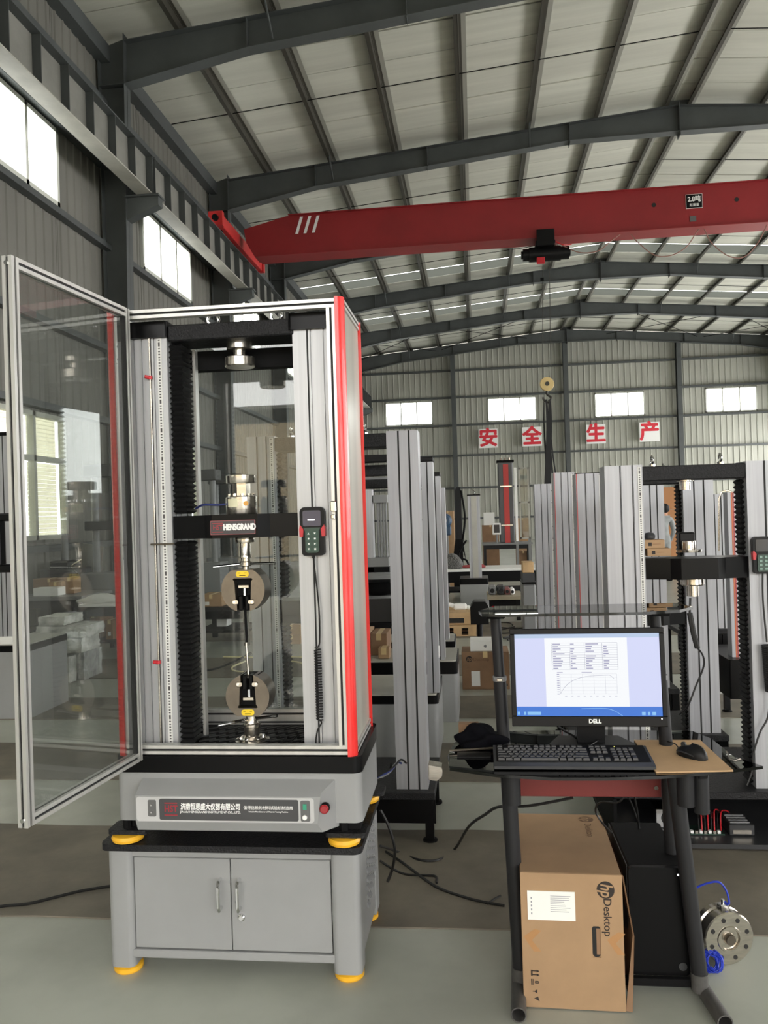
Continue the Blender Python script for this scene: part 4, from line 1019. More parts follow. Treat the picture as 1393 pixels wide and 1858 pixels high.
def key(x, y, w_u, dy=1):
    z = ZT+.019+(y-ky0-.028)*(.014/.127)+.001
    k = (round(w_u, 2), dy)
    if k not in kmesh:
        ww = w_u*U-.0028; dd = dy*U*.98-.0028
        mb = MB(); vs = []
        for (sx2, zz) in ((1, 0), (.82, .007)):
            for a, b in ((-1, -1), (1, -1), (1, 1), (-1, 1)): vs.append((x+a*(ww/2-(1-sx2)*.009), y+b*(dd/2-(1-sx2)*.009), z+zz+(y-ky0)*0))
        mb.poly(vs, [(0, 1, 2, 3), (7, 6, 5, 4), (0, 4, 5, 1), (1, 5, 6, 2), (2, 6, 7, 3), (3, 7, 4, 0)])
        o = mb.obj('key', KEYM, kb, flat=True); kmesh[k] = (o, (x, y, z)); return o
    o, p0 = kmesh[k]; return share(o, (x-p0[0], y-p0[1], z-p0[2]), kb)
yr = [ky0+.030+U*.98*(4-r)+U/2 for r in range(5)]
for r, ws in rows_:
    x = kx0+.012
    for w_u in ws: key(x+w_u*U/2, yr[r], w_u); x += w_u*U
xn = kx0+.012+15*U+.006
for r in (0, 1): 
    for c in range(3): key(xn+(c+.5)*U, yr[r], 1)
key(xn+1.5*U, yr[3], 1); [key(xn+(c+.5)*U, yr[4], 1) for c in range(3)]
xp = xn+3*U+.007
for r in range(5):
    for c in range(4):
        if c == 3 and r in (1, 2, 3, 4): continue
        key(xp+(c+.5)*U, yr[r], 1)
key(xp+3.5*U, (yr[1]+yr[2])/2, 1, 2); key(xp+3.5*U, (yr[3]+yr[4])/2, 1, 2)
yfk = yr[0]+U*1.15
for i in [0]+list(range(2, 6))+list(range(6, 10))+list(range(10, 14)): key(kx0+.012+(i+.5)*U+(.006 if i > 5 else 0)+(.006 if i > 9 else 0)-(.004 if i else 0), yfk, 1)
for c in range(3): key(xn+(c+.5)*U, yfk, 1)
MB().cyl((xp+U, yfk, ZT+.0345), (xp+U, yfk, ZT+.0355), .002, 8).obj('indicator_light', mat('led_yellow', (220, 220, 120), emit=((230, 230, 120), 1)), kb)
kc = MB().tube([(kx0+.29, ky0+KD, ZT+.02), at(1082, 1345, Z=ZT+.02), at(1088, 1335, Z=ZT+.02), at(1078, 1322, Y=2.80)], .0022, 6); kc.obj('keyboard_cable', RUBC, kb)
# --- mouse pad (a sheet of board) and mouse
c4 = [at(1150, 1343, Z=ZT+.004), at(1270, 1343, Z=ZT+.004), at(1330, 1398, Z=ZT+.004), at(1190, 1401, Z=ZT+.004)]
mp_ = MB().prism([(p.x, p.y) for p in c4], ZT+.0005, ZT+.005, 'z').obj('mouse_pad'); mp_.data.materials.append(CARDB)
tag(mp_, 'tan board used as a mouse pad on the right of the desk', 'mouse pad')
mm = thing('mouse', 'black wired computer mouse on the tan board', 'mouse', (0, 0, 0))
p = at(1255, 1372, Z=ZT+.006); WO[mm.name] = Vector((0, 0, 0))
mb = MB(); vs = []; nU, nV = 14, 7; fs = []
for j in range(nV+1):
    ph = PI/2*j/nV
    for i in range(nU):
        th = 2*PI*i/nU; rx = .031*(1-.12*math.cos(th+PI/2)**2); ry = .056
        vs.append((rx*math.cos(th)*math.cos(ph)**.7, ry*math.sin(th)*math.cos(ph)**.7, .036*math.sin(ph)*(1-.18*math.sin(th))))
for j in range(nV):
    for i in range(nU): fs.append((j*nU+i, j*nU+(i+1) % nU, (j+1)*nU+(i+1) % nU, (j+1)*nU+i))
fs.append(tuple(range(nU-1, -1, -1)))
mb.poly(vs, fs).obj('body', PLAST, mm, ang=60)
MB().cyl((-.003, .03, .030), (.003, .03, .030), .009, 12).obj('scroll_wheel', PLASG, mm)
mb = MB(); mb.tube([(-.031, -.03, .012), (-.033, 0, .017), (-.028, .035, .015)], .002, 5); mb.obj('side_trim', PLASG, mm)
mm.location = p; mm.rotation_euler.z = math.radians(38)
mc = MB().tube([at(1232, 1360, Z=ZT+.012), at(1225, 1350, Z=ZT+.02), at(1210, 1345, Z=ZT+.02), at(1202, 1340, Z=ZT+.012), at(1199, 1330, Y=2.82)], .002, 6).obj('mouse_cable'); mc.data.materials.append(RUBC)
tag(mc, 'thin black mouse cable running back over the glass desk edge', 'cable')
# --- black cloth bag heaped on the left, grey rods under it
def heap(name, c, rx, ry, rz, m, seed, label, cat, amp=.25, sub=3, parent=None):
    bm = bmesh.new(); bmesh.ops.create_icosphere(bm, subdivisions=sub, radius=1); rr = random.Random(seed)
    ws = [(Vector((rr.uniform(-1, 1), rr.uniform(-1, 1), rr.uniform(-1, 1))).normalized(), rr.uniform(2, 7), rr.uniform(0, 6)) for _ in range(9)]
    for v in bm.verts:
        d = v.co.copy(); k = 1+amp*sum(math.sin(w.dot(d)*f+p) for w, f, p in ws)/4
        v.co = Vector((c[0]+d.x*rx*k, c[1]+d.y*ry*k, c[2]+max(0, (d.z*.9+.35))*rz*k))
    mb = MB(); mb.merge(bm); o = mb.obj(name, m, parent, ang=70)
    return tag(o, label, cat) if label else o
p = at(868, 1356, Z=ZT); heap('cloth_bag', (p.x+.012, p.y+.03, ZT), .072, .055, .046, CLOTH, 11, 'crumpled black cloth bag on the left rear of the glass desk', 'bag', .5, 4)
p = at(838, 1330, Z=ZT); Bx((p.x-.01, 2.86, ZT), (p.x+.06, 2.9, ZT+.045), 'carton', CARDD); tag(bpy.data.objects['carton'], 'small brown carton corner behind the black cloth bag', 'box')
a = at(815, 1362, Z=ZT+.008); b = at(905, 1357, Z=ZT+.008)
o = MB().cyl(a, b, .004, 8).obj('metal_rod', GUN); tag(o, 'long dark metal rod in front of the black cloth bag', 'rod')
a = at(829, 1371, Z=ZT+.006); b = at(890, 1364, Z=ZT+.006)
o = MB().box((a.x, a.y-.006, ZT), (b.x, b.y+.006, ZT+.005), .001).obj('flat_bar', PLAST); tag(o, 'short flat black bar left of the keyboard', 'bar')
# --- carton under the desk
bx_ = thing('computer_carton', 'large brown desktop computer carton standing under the desk', 'box', (.262, 2.80, .0))
WO[bx_.name] = Vector((0, 0, 0)); bx_.location = (0, 0, 0)
BW, BD, BH = .308, .50, .418
mb = MB(); P = [(-BW/2, 0, 0), (BW/2, 0, 0), (BW/2+.04, BD*.12, BH*.52), (BW/2, 0, BH), (-BW/2, 0, BH)]
body = MB().box((-BW/2, .003, 0), (BW/2, BD, BH), .003).obj('body', CARD, bx_)
# front flap with a real hand hole
hx_, hz_ = BW*.17+.02, BH*.505
def holed(x0, z0, x1, z1, a, b, c, d, y0, y1, m, name, par):
    mb = MB(); mb.box((x0, y0, z0), (a, y1, z1)); mb.box((c, y0, z0), (x1, y1, z1)); mb.box((a, y0, z0), (c, y1, b)); mb.box((a, y0, d), (c, y1, z1)); return mb.obj(name, m, par, flat=True)
holed(-BW/2, 0, BW/2, BH, hx_-.013, hz_-.048, hx_+.013, hz_+.048, -.001, .002, CARD, 'front_face', bx_)
hk_ = MB().prism(rrect(hx_-.013, hz_-.048, hx_+.013, hz_+.048, .012), .0022, .003, 'y').obj('hand_hole', SLOT, bx_)
Bx((hx_+.0, .0019, hz_-.04), (hx_+.014, .0022, hz_+.04), 'hole_flap', CARDD, bx_)
mb = MB()                                             # bulging right side flap
mb.poly([(BW/2, .004, BH), (BW/2+.004, .0, BH), (BW/2+.036, .03, BH*.52), (BW/2+.02, .0, .0), (BW/2, .004, 0), (BW/2+.032, .034, BH*.52),
         (BW/2, BD, BH), (BW/2+.036, BD, BH*.52), (BW/2+.02, BD, 0)], [(1, 2, 7, 6), (2, 3, 8, 7), (0, 1, 2, 5), (5, 2, 3, 4)])
mb.obj('side_flap', CARDD, bx_, flat=True)
lab = Bx((-BW/2+.02, -.003, BH-.145), (-BW/2+.165, -.001, BH-.055), 'shipping_label', PAPER, bx_)
lg = mat('label_print', (150, 150, 156), .6); mb = MB()
for i in range(9): mb.box((-BW/2+.09, -.0036, BH-.07-i*.006), (-BW/2+.09+R_.uniform(.04, .068), -.003, BH-.0685-i*.006))
for i in range(5): mb.box((-BW/2+.03, -.0036, BH-.08-i*.012), (-BW/2+.034, -.003, BH-.074-i*.012))
tag(mb.obj('label_print', lg, lab), kind='stuff')
inkb = mat('carton_ink', (40, 32, 28), .7)
lx_, lz_ = BW/2-.05, BH-.046
lgo = MB().prism(circ(lx_, lz_, .0265, 36), -.0025, -.001, 'y').obj('logo_disc', inkb, bx_)
text('lettering', 'hp', .052, CARD, lgo, (lx_+.001, -.0032, lz_), bold=.0008, rot=(PI/2, PI/2, 0), sx=.8, shear=.22)
text('lettering', 'Desktop', .034, inkb, bx_, (lx_+.003, -.0022, BH-.13), bold=.0003, rot=(PI/2, PI/2, 0))
lt = MB().prism(circ(.05, .08+BD*.5, .0265, 30), BH+.0005, BH+.001, 'z')
lt2 = MB().prism(circ(lx_-.01, BD-.05, .026, 30), BH, BH+.0012, 'z').obj('logo_disc', mat('carton_ink_faded', (104, 78, 56), .7), bx_)
text('lettering', 'hp', .05, CARD, lt2, (lx_-.01, BD-.05, BH+.0016), bold=.0008, rot=(0, 0, -PI/2), sx=.8, shear=.22)
text('lettering', 'Desktop', .034, mat('carton_ink_faded', (104, 78, 56), .7), bx_, (lx_-.01, BD-.15, BH+.001), rot=(0, 0, -PI/2))
# handling marks, lower left: arrows, stack limit, umbrella, glass
mx_, mz_ = -BW/2+.028, .10
mk = MB()
def bxm(x0, z0, x1, z1): mk.box((mx_+x0, -.0022, mz_+z0), (mx_+x1, -.0012, mz_+z1))
bxm(-.001, -.002, .001, .016); bxm(.0, .012, .02, .0145); bxm(.0, .0, .02, .0025); bxm(-.004, -.002, -.002, .016)
mk.prism([(mx_+.014, mz_+.009), (mx_+.022, mz_+.013), (mx_+.014, mz_+.017)], -.0022, -.0012, 'y'); mk.prism([(mx_+.014, mz_-.003), (mx_+.022, mz_+.001), (mx_+.014, mz_+.005)], -.0022, -.0012, 'y')
bxm(-.004, -.03, .0, -.012); bxm(.002, -.03, .004, -.012)
mk.prism([(mx_+.004, mz_-.05), (mx_+.014, mz_-.056), (mx_+.014, mz_-.044)], -.0022, -.0012, 'y'); mk.prism([(mx_+.004, mz_-.072), (mx_+.02, mz_-.08), (mx_+.016, mz_-.066)], -.0022, -.0012, 'y'); bxm(.0, -.051, .006, -.049)
mk.obj('handling_marks', inkb, bx_)
text('lettering', '8', .018, inkb, bx_, (mx_+.013, -.0022, mz_-.021), rot=(PI/2, PI/2, 0), bold=.0004)
for cxx in (-BW/2+.03, BW/2-.025):                     # old tape scars
    MB().poly([(cxx-.025, -.0016, BH*.5+.01), (cxx+.01, -.0016, BH*.5+.035), (cxx+.03, -.0016, BH*.5+.03), (cxx+.0, -.0016, BH*.5), (cxx+.028, -.0016, BH*.5-.035), (cxx+.005, -.0016, BH*.5-.035)], [(0, 1, 2, 3), (0, 3, 4, 5)]).obj('tape_scar', mat('tape_scar', (168, 124, 80), .5), bx_, flat=True)
bx_.location = (.257, 2.55, .004); bx_.rotation_euler.z = math.radians(-1.5)
# --- tower
tw = thing('computer_tower', 'black computer tower standing on the desk cross bar beside the carton', 'computer', (.54, 2.8, .055))
TX0, TX1, TY0, TY1, TZ0, TZ1 = .452, .63, 2.665, 3.04, .055, .398
Bx((TX0, TY0+.012, TZ0), (TX1, TY1, TZ1), 'case', BLKM, tw, .004)
MB().prism(rrect(TX0-.002, TZ0, TX1+.002, TZ1, .014), TY0-.004, TY0+.014, 'y').obj('front_bezel', BLK, tw)
MB().cyl((TX1-.026, TY0-.006, TZ1-.022), (TX1-.026, TY0-.003, TZ1-.022), .003, 10).obj('power_light', mat('power_led', (240, 240, 240), emit=((255, 255, 255), 1.5)), tw)
MB().cyl((TX1-.02, TY0-.006, TZ0+.03), (TX1-.02, TY0-.003, TZ0+.03), .013, 20).obj('logo_disc', PLASG, tw)
Bx((TX0-.004, TY0+.02, TZ0), (TX0-.001, TY1, TZ1-.004), 'side_panel', PLASG, tw)
o = MB().tube([at(1110, 1512, Y=2.9), at(1090, 1490, Y=2.95), at(1080, 1470, Y=2.95), at(1090, 1455, Y=2.9), at(1130, 1448, Y=2.85), (.5, 2.84, .74)], .0035, 6).obj('tower_cable'); o.data.materials.append(RUBC)
tag(o, 'black cable rising from the back of the tower to the desk', 'cable')
o = MB().tube([at(1168, 1530, Y=3.0), at(1150, 1470, Y=2.95), at(1136, 1440, Y=2.9)], .003, 6).tube([at(1160, 1530, Y=3.0), at(1157, 1480, Y=2.95), at(1150, 1440, Y=2.9)], .003, 6).obj('tower_cable'); o.data.materials.append(RUBC)
tag(o, 'pair of dark cables hanging between the desk top and the tower', 'cable')
# --- wheel-shaped load cell on the floor with a blue cable
wc = thing('wheel_load_cell', 'round steel wheel-shaped load cell with bolt holes standing on the floor right of the desk', 'load cell', (0, 0, 0))
WO[wc.name] = Vector((0, 0, 0)); rcl = .088; r_ = 2*0
prf = [(.0, -.001), (.018, -.001), (.02, .004), (.034, .004), (.036, -.004), (.042, -.004), (.044, 0), (rcl-.004, 0), (rcl, .004), (rcl, .03), (rcl-.006, .034), (rcl-.006, .05), (rcl, .054), (rcl, .076), (rcl-.004, .08), (0.01, .08)]
MB().lathe(prf[1:], (0, 0, 0), 'y', 40).obj('body', CHR, wc)
MB().lathe([(.016, -.012), (.018, -.008), (.018, .002)], (0, 0, 0), 'y', 24).obj('threaded_hub', GUN, wc)
for i in range(8):
    a = 2*PI*i/8+.3; MB().cyl((.066*math.cos(a), -.0015, .066*math.sin(a)), (.066*math.cos(a), .004, .066*math.sin(a)), .0075, 12).obj('bolt_hole', SLOT, wc)
MB().box((-.012, .03, rcl-.004), (.02, .055, rcl+.012), .003).cyl((.004, .042, rcl+.01), (.004, .042, rcl+.026), .006, 10).obj('connector', CHRB, wc)
wc.location = (.803, 2.83, rcl+.001); wc.rotation_euler.z = math.radians(14)
o = MB().tube([(.80, 2.873, rcl*2+.02), at(1322, 1640, Y=2.86), at(1318, 1618, Y=2.86), at(1305, 1601, Y=2.86), at(1285, 1602, Y=2.86), at(1262, 1612, Y=2.86), at(1248, 1632, Y=2.86)], .0035, 8)
o = o.obj('blue_cable', BLUEC); tag(o, 'blue cable arching up from the steel wheel load cell to the desk leg', 'cable')
o = MB(); bb = random.Random(5); c0 = at(1290, 1745, Y=2.80)
for k in range(9):
    pts = []; ph = bb.uniform(0, 6); tl = bb.uniform(-.6, .6)
    for i in range(9):
        a = 2*PI*i/8*(1.4 if k % 2 else .9)+ph; pts.append((c0.x+.028*math.cos(a)*bb.uniform(.6, 1.2)+.012*math.sin(k*2), c0.y+.02*math.sin(a)*math.cos(tl)+bb.uniform(-.008, .008), max(.005, .03+.026*math.sin(a)*bb.uniform(.7, 1.1))))
    o.tube(pts, .0028, 5)
o = tag(o.obj('coiled_blue_cable'), kind='stuff'); o.data.materials.append(BLUEC)
tag(o, 'tangled bundle of bright blue cable on the floor beside the steel wheel load cell', 'cable')
# --- floor cables near the desk
def cable(pts, r, m, label, name='floor_cable', z=.01):
    P = [(at(a, b, Z=z) if len(t) == 0 else at(a, b, Y=t[0])) for a, b, *t in pts]
    o = MB().tube(P, r, 6).obj(name); o.data.materials.append(m); return tag(o, label, 'cable')
cable([(690, 1470, 3.2), (705, 1500, 3.2), (716, 1540, 3.2), (712, 1575, 3.25), (703, 1600, 3.25)], .006, RUBC, 'black cable hanging behind the cabinet of the main machine')
cable([(690, 1535, 3.3), (720, 1545), (760, 1560), (795, 1560), (825, 1540), (850, 1500, 3.2), (880, 1478, 3.0), (905, 1464, 2.9), (960, 1462, 2.85), (1040, 1447, 2.84)], .0055, RUBC, 'black cable curving up from the floor mat to the desk')
cable([(700, 1545), (730, 1565), (770, 1595), (800, 1613), (850, 1630), (885, 1638), (915, 1643)], .006, RUBC, 'thick black cable lying along the floor mat towards the desk leg')
cable([(690, 1562), (710, 1575), (735, 1586), (770, 1588), (790, 1590), (792, 1602)], .005, RUBC, 'short black cable on the mat with a bent plug end')
cable([(884, 1640), (895, 1632), (908, 1625)], .004, RUBC, 'short black cable end beside the left desk leg')
cable([(200, 1608), (150, 1616), (100, 1628), (50, 1640), (0, 1645), (-60, 1660)], .007, RUBC, 'thick black cable crossing the floor mat left of the cabinet')
# ================================================================== THE ROW MACHINES BEHIND
def edge(px, py, Y): return at(px, py, Y=Y).x
def utm(label, Y, left=None, right=None, zb=.27, zt=1.74, d=.15, cross=None, beam=True, ruler=True, red=False, stand=None, caps=False, bell=True, eyes=True, mat_=ALU2, dx=0, group='twin-column machines in the rows behind', name='testing_machine', slots=(.36, .68), sk=.052):
    """left/right: (x0, x1) of each column. stand = (x0, x1, y1, kind)"""
    t = thing(name, label, 'machine', ((left or right)[0], Y, 0), group)
    for c in (left, right):
        if not c: continue
        MB().prism(grooved(c[0], Y, c[1], Y+d, slots, (.35, .65), .006, .008), zb, zt, 'z').obj('column', mat_, t, flat=True)
        ins = MB(); wd_ = c[1]-c[0]
        for f in slots: ins.box((c[0]+wd_*f-.0042, Y-.001, zb), (c[0]+wd_*f+.0042 if c is right or ruler is False else c[0]+wd_*f-.001, Y+.004, zt-.001))
        tag(ins.obj('slot_insert', SLOT, t), kind='stuff')
        if red and c is not right: Bx((c[0]+.002, Y-.002, zb), (c[0]+.007, Y, zt), 'red_edge', mat('thin_red', (176, 70, 66), .5), t)
        if ruler and c is left: Bx((c[1]-.022, Y-.003, zb), (c[1]-.006, Y, zt-.01), 'ruler', RULER, t)
        if caps: Bx((c[0]-.004, Y-.01, zt), (c[1]+.004, Y+d+.01, zt+.03), 'column_cap', BLKG, t, .004)
    if left and right:
        a, b = left[1], right[0]
        if beam: 
            tb_ = Bx((a, Y+.005, zt-.075), (b, Y+d-.005, zt-.008), 'top_beam', BLKT, t, .004)
            if eyes:
                for x in (a+(b-a)*.13, a+(b-a)*.8):
                    MB().tube([(x, Y+.07+.018*math.cos(q*PI/6), zt+.022+.02*math.sin(q*PI/6)) for q in range(13)], .0055, 6, smooth=False).cyl((x, Y+.07, zt-.01), (x, Y+.07, zt+.004), .014, 10).obj('lifting_eye', CHRB, tb_)
        if bell:
            for xa, xb in [q_ for q_, k_ in (((a-.002, a+.03), 'left'), ((b-.02, b+.002), 'right')) if bell in (True, k_)]:
                zz = cross[0] if cross else (zb+zt)/2
                bellows(xa, xb, Y+.035, Y+.13, zb+.01, zz-.005, t, .022); bellows(xa, xb, Y+.035, Y+.13, (cross[1] if cross else zz)+.005, zt-.08, t, .022)
        if cross:
            m_ = (a+b)/2
            MB().prism([(a, Y+.01), (m_-.12, Y-.02), (m_-.08, Y-.05), (m_+.08, Y-.05), (m_+.12, Y-.02), (b, Y+.01), (b, Y+.14), (a, Y+.14)], cross[0], cross[1], 'z').obj('crosshead', BLKG, t, ang=10)
    if stand:
        x0, x1, y1, kind = stand
        y0 = Y-.05
        if kind == 'open':
            Bx((x0, y0, zb-.035), (x1, y1, zb), 'base_slab', BLKT, t, .004)
            Bx((x0, y0+.02, zb-.15), (x1, y0+.04, zb-.035), 'apron', BLK, t)
            for x in (x0+.02, x1-.05):
                for y in (y0+.01, y1-.04): 
                    l_ = Bx((x, y, .02), (x+.04, y+.04, zb-.035), 'leg', BLK, t); MB().lathe([(.035, 0), (.035, .012), (.012, .02)], (x+.02, y+.02, 0), 'z', 16).obj('foot', BLKM, l_)
        elif kind == 'box':
            Bx((x0, y0, zb-.035), (x1, y1, zb), 'base_slab', BLKT, t, .004)
            Bx((x0, y1-.02, .0), (x1, y1, zb-.035), 'rear_panel', BLKM, t); Bx((x0, y0, .0), (x0+.015, y1, zb-.035), 'side_panel', BLKM, t); Bx((x1-.015, y0, .0), (x1, y1, zb-.035), 'side_panel', BLKM, t)
            Bx((x0, y0, .015), (x1, y1, .035), 'bottom_shelf', PLASG, t)
        elif kind == 'skirt':
            b_ = MB().prism(rrect(x0, y0, x1, y1, .03), 0, zb-.008-sk, 'z').obj('base_housing', GREY, t)
            MB().prism(rrect(x0-.002, y0-.002, x1+.002, y1+.002, .03), zb-.008-sk, zb-.008, 'z').obj('base_skirt', BLK, t)
            MB().prism(rrect(x0+.01, y0+.01, x1-.01, y1-.01, .03), zb-.008, zb, 'z').obj('base_plate', RUNL, t)
    return t
# right-hand machine, nearest
YD = 3.80
D = utm('bare twin-column machine with black top beam on a low open stand right of the desk', YD, (edge(1096, 850, YD), edge(1165, 850, YD)), (edge(1353, 845, YD), edge(1353, 845, YD)+.185),
        zb=.268, zt=zat(1200, 842, YD), bell='right', cross=(zat(1260, 1050, YD), zat(1260, 1012, YD)), stand=(edge(1110, 1480, YD), edge(1110, 1480, YD)+1.25, 4.45, 'box'), slots=(.42, .74))
def cross_load(t, px, Y, pts, mat_=CHR):
    x = edge(px, 1000, Y); o = MB()
    o.lathe([(r, zat(px, py, Y)) for r, py in pts], (x, Y+.06, 0), 'z', 24); return o.obj('load_cell', mat_, t)
lcd = cross_load(D, 1256, YD, [(.054, 1003), (.056, 998), (.03, 997), (.03, 985), (.028, 982)])
Bx((edge(1243, 980, YD)-.002, YD+.10, zat(1255, 1000, YD)), (edge(1272, 980, YD), YD+.16, zat(1255, 967, YD)), 'cable_socket', PLAST, D, .006)
cross_load(D, 1260, YD, [(.05, 1043), (.052, 1062), (.048, 1064), (.026, 1065), (.026, 1084)])
cross_load(D, 1252, YD, [(.038, 866), (.038, 872), (.024, 873), (.024, 888)])
MB().tube([at(1252, 1085, Y=YD), at(1251, 1112, Y=YD)], .005, 6).tube([at(1251, 1112, Y=YD), at(1258, 1150, Y=YD), at(1265, 1176, Y=YD)], .012, 6, smooth=False).tube([at(1264, 1174, Y=YD), at(1275, 1190, Y=YD), at(1276, 1210, Y=YD), at(1262, 1245, Y=YD), at(1247, 1282, Y=YD), at(1232, 1296, Y=YD+.1)], .004, 6).obj('signal_cable', RUBC, D)
# open electronics on the bottom shelf
def small(name, label, cat, a, b, m, bev=.003, group=None): return tag(Bx(a, b, name, m, bev=bev), label, cat, group)
p = at(1346, 1508, Y=3.85); t = thing('servo_drive', 'grey metal servo drive lying on the low stand bottom shelf at the right', 'electronics', (p.x, 3.9, .035))
Bx((p.x-.055, 3.85, .036), (p.x+.055, 4.0, .085), 'case', PLASG, t, .003); Bx((p.x-.04, 3.845, .045), (p.x+.04, 3.851, .062), 'terminal_strip', CHR, t)
for i in range(4): Bx((p.x-.045, 3.87+.03*i, .085), (p.x+.04, 3.88+.03*i, .09), 'fin', GREYD, t)
p = at(1212, 1495, Y=3.95); t = thing('power_unit', 'silver power supply with fan on the shelf between the desk legs', 'electronics', (p.x, 3.95, .035))
Bx((p.x-.06, 3.93, .036), (p.x+.05, 4.05, .125), 'case', CHRB, t, .003); MB().lathe([(.035, 0), (.035, -.006)], (p.x, 3.93, .08), 'y', 20).obj('fan', SLOT, t); MB().lathe([(.012, 0), (.012, -.01)], (p.x, 3.93, .08), 'y', 14).obj('fan_hub', CHR, t)
p = at(1290, 1502, Y=3.85)
t = thing('terminal_board', 'small circuit board with red and black wires on the bottom shelf of the low stand', 'electronics', (p.x, 3.88, .035))
Bx((p.x-.1, 3.85, .036), (p.x+.06, 3.95, .041), 'board', GREEN, t)
for i in range(7): Bx((p.x-.09+.02*i, 3.855, .041), (p.x-.077+.02*i, 3.87, .053), 'terminal', CHR if i % 2 else WHT, t)
for i in range(8): MB().tube([(p.x-.05+.014*i, 3.87, .05), (p.x-.04+.015*i, 3.92, .11+.006*(i % 3)), (p.x-.02+.02*i, 4.0, .09), (p.x+.02*i, 4.05, .04)], .003, 5).obj('wire', REDP if i % 2 else RUBC, t)
p = at(1120, 1490, Y=4.0); 
for k, (dx_, zz) in enumerate(((.02, .08), (.1, .11))):
    o = MB().lathe([(.02, 0), (.022, .012), (.015, .02)], (p.x+dx_, 4.3, zz), 'y', 16).obj('cable_gland', CHR); o.parent = None
    tag(o, 'small bright round gland inside the dark stand, %s' % ('lower left one' if k == 0 else 'upper right one'), 'fitting')
# its controller with coil cord
def controller(label, x, Y, z0, sc=1.0):
    t = thing('hand_controller', label, 'controller', (x, Y, z0), 'hand controllers hung on machine columns')
    MB().prism(rrect(x-.043, z0+.073, x+.043, z0+.165, .018), Y-.034, Y-.002, 'y').obj('upper_housing', PLAST, t)
    MB().prism(rrect(x-.039, z0, x+.039, z0+.105, .012), Y-.03, Y-.002, 'y').obj('lower_housing', PLAST, t)
    MB().prism(rrect(x-.025, z0+.01, x+.023, z0+.085, .006), Y-.036, Y-.03, 'y').obj('keypad', GREEN, t)
    MB().prism(rrect(x-.032, z0+.1, x+.031, z0+.153, .006), Y-.037, Y-.032, 'y').obj('screen', mat('screen_off', (50, 50, 54), .1), t)
    for s in (-1, 1): MB().prism([(x+s*.042, z0+.105), (x+s*.03, z0+.09), (x+s*.033, z0+.063), (x+s*.044, z0+.063), (x+s*.045, z0+.09)], Y-.038, Y-.012, 'y').obj('grip_pad', REDP, t)
    k0 = None
    for r in range(4):
        for c in range(2):
            kx, kz = x-.012+c*.022, z0+.075-r*.0175
            k0 = MB().prism(rrect(kx-.006, kz-.005, kx+.006, kz+.005, .002), Y-.039, Y-.035, 'y').obj('key', mat('keypad_key_pale', (120, 150, 138), .4), t)
    return t
xk = edge(1382, 1000, YD-.02)
hc2 = controller('black handheld controller with red grips on the right column beside the picture edge', xk, YD-.002, zat(1382, 1040, YD))
MB().tube([(xk, YD-.02, zat(1382, 1040, YD)), at(1384, 1090, Y=YD-.02), at(1391, 1165, Y=YD-.02)], .004, 6).obj('cord', RUBC, hc2)
a = at(1389, 1170, Y=YD-.03); b = at(1396, 1255, Y=YD-.03)
MB().tube([(lambda c, an: (c.x+.016*math.cos(an), c.y+.016*math.sin(an), c.z))(a.lerp(b, i/200), 2*PI*i/8) for i in range(201)], .004, 5, smooth=False).tube([b, at(1393, 1300, Y=YD-.03), at(1378, 1330, Y=YD-.03), at(1366, 1370, Y=YD-.03), at(1365, 1395, Y=YD-.03), at(1355, 1425, Y=YD-.04)], .004, 6).obj('coiled_cord', RUBC, hc2)
# cartons on the crosshead
zc1 = zat(1200, 1010, YD)
for k, (pa, pb, pt, pbm, lab) in enumerate(((1173, 1216, 996, 1010, 'small tan carton on the right machine crosshead, lower one'), (1167, 1205, 978, 993, 'small tan carton on the right machine crosshead, upper one of two'))):
    xa, xb = edge(pa, 990, YD+.03), edge(pb, 990, YD+.03); za, zb1 = (zc1+.001, zc1+.036) if k == 0 else (zc1+.037, zc1+.076)
    t = thing('small_carton', lab, 'box', ((xa+xb)/2, YD+.07, za), 'small cartons on the crosshead'); Bx((xa, YD+.02, za), (xb, YD+.13, zb1), 'body', CARD, t, .002)
    Bx((xa+.02, YD+.0185, (za+zb1)/2-.008), (xa+.035, YD+.0195, (za+zb1)/2+.008), 'print', mat('carton_ink', (40, 32, 28), .7), t); Bx((xa+.04, YD+.0185, (za+zb1)/2-.001), (xa+.075, YD+.0195, (za+zb1)/2+.002), 'print', CARDD, t)
xa = edge(1176, 975, YD+.05); o = MB().lathe([(.012, 0), (.024, .004), (.026, .018), (.018, .03), (.006, .032)], (xa+.012, YD+.08, zc1+.077), 'z', 20).obj('tape_roll', PLASG); tag(o, 'dark grey tape roll on the upper small carton', 'tape')
# machines behind the right one
YC = 4.72; xl0, xl1 = edge(1044, 865, YC), edge(1093, 865, YC); xr0 = edge(1238, 870, YC)
C_ = utm('twin-column machine second in the right row, its black base slab seen under the near crosshead', YC, (xl0, xl1), (xr0, xr0+.165), zb=zat(1240, 1330, YC), zt=zat(1100, 858, YC), bell='right', cross=(zat(1200, 1133, YC), zat(1200, 1105, YC)), red=True, stand=(xl0-.08, edge(1318, 1330, YC), 5.25, 'open'), eyes=True)
YB_ = 5.75; xb0, xb1 = edge(1004, 865, YB_), edge(1042, 865, YB_); xbr = edge(1164, 880, YB_)
utm('twin-column machine third in the right row with a plain silver column behind the near gap', YB_, (xb0, xb1), (xbr, xbr+.145), zb=.3, zt=zat(1023, 857, YB_), red=True, stand=(xb0-.05, xbr+.2, 6.3, 'open'), bell=False, eyes=False)
YA = 6.9; xa0, xa1 = edge(969, 880, YA), edge(1003, 880, YA)
utm('twin-column machine fourth in the right row, only its leftmost column showing', YA, (xa0, xa1), (xa0+.65, xa0+.81), zb=.3, zt=zat(985, 878, YA), stand=(xa0-.05, xa0+.9, 7.4, 'open'), bell=False, eyes=False)
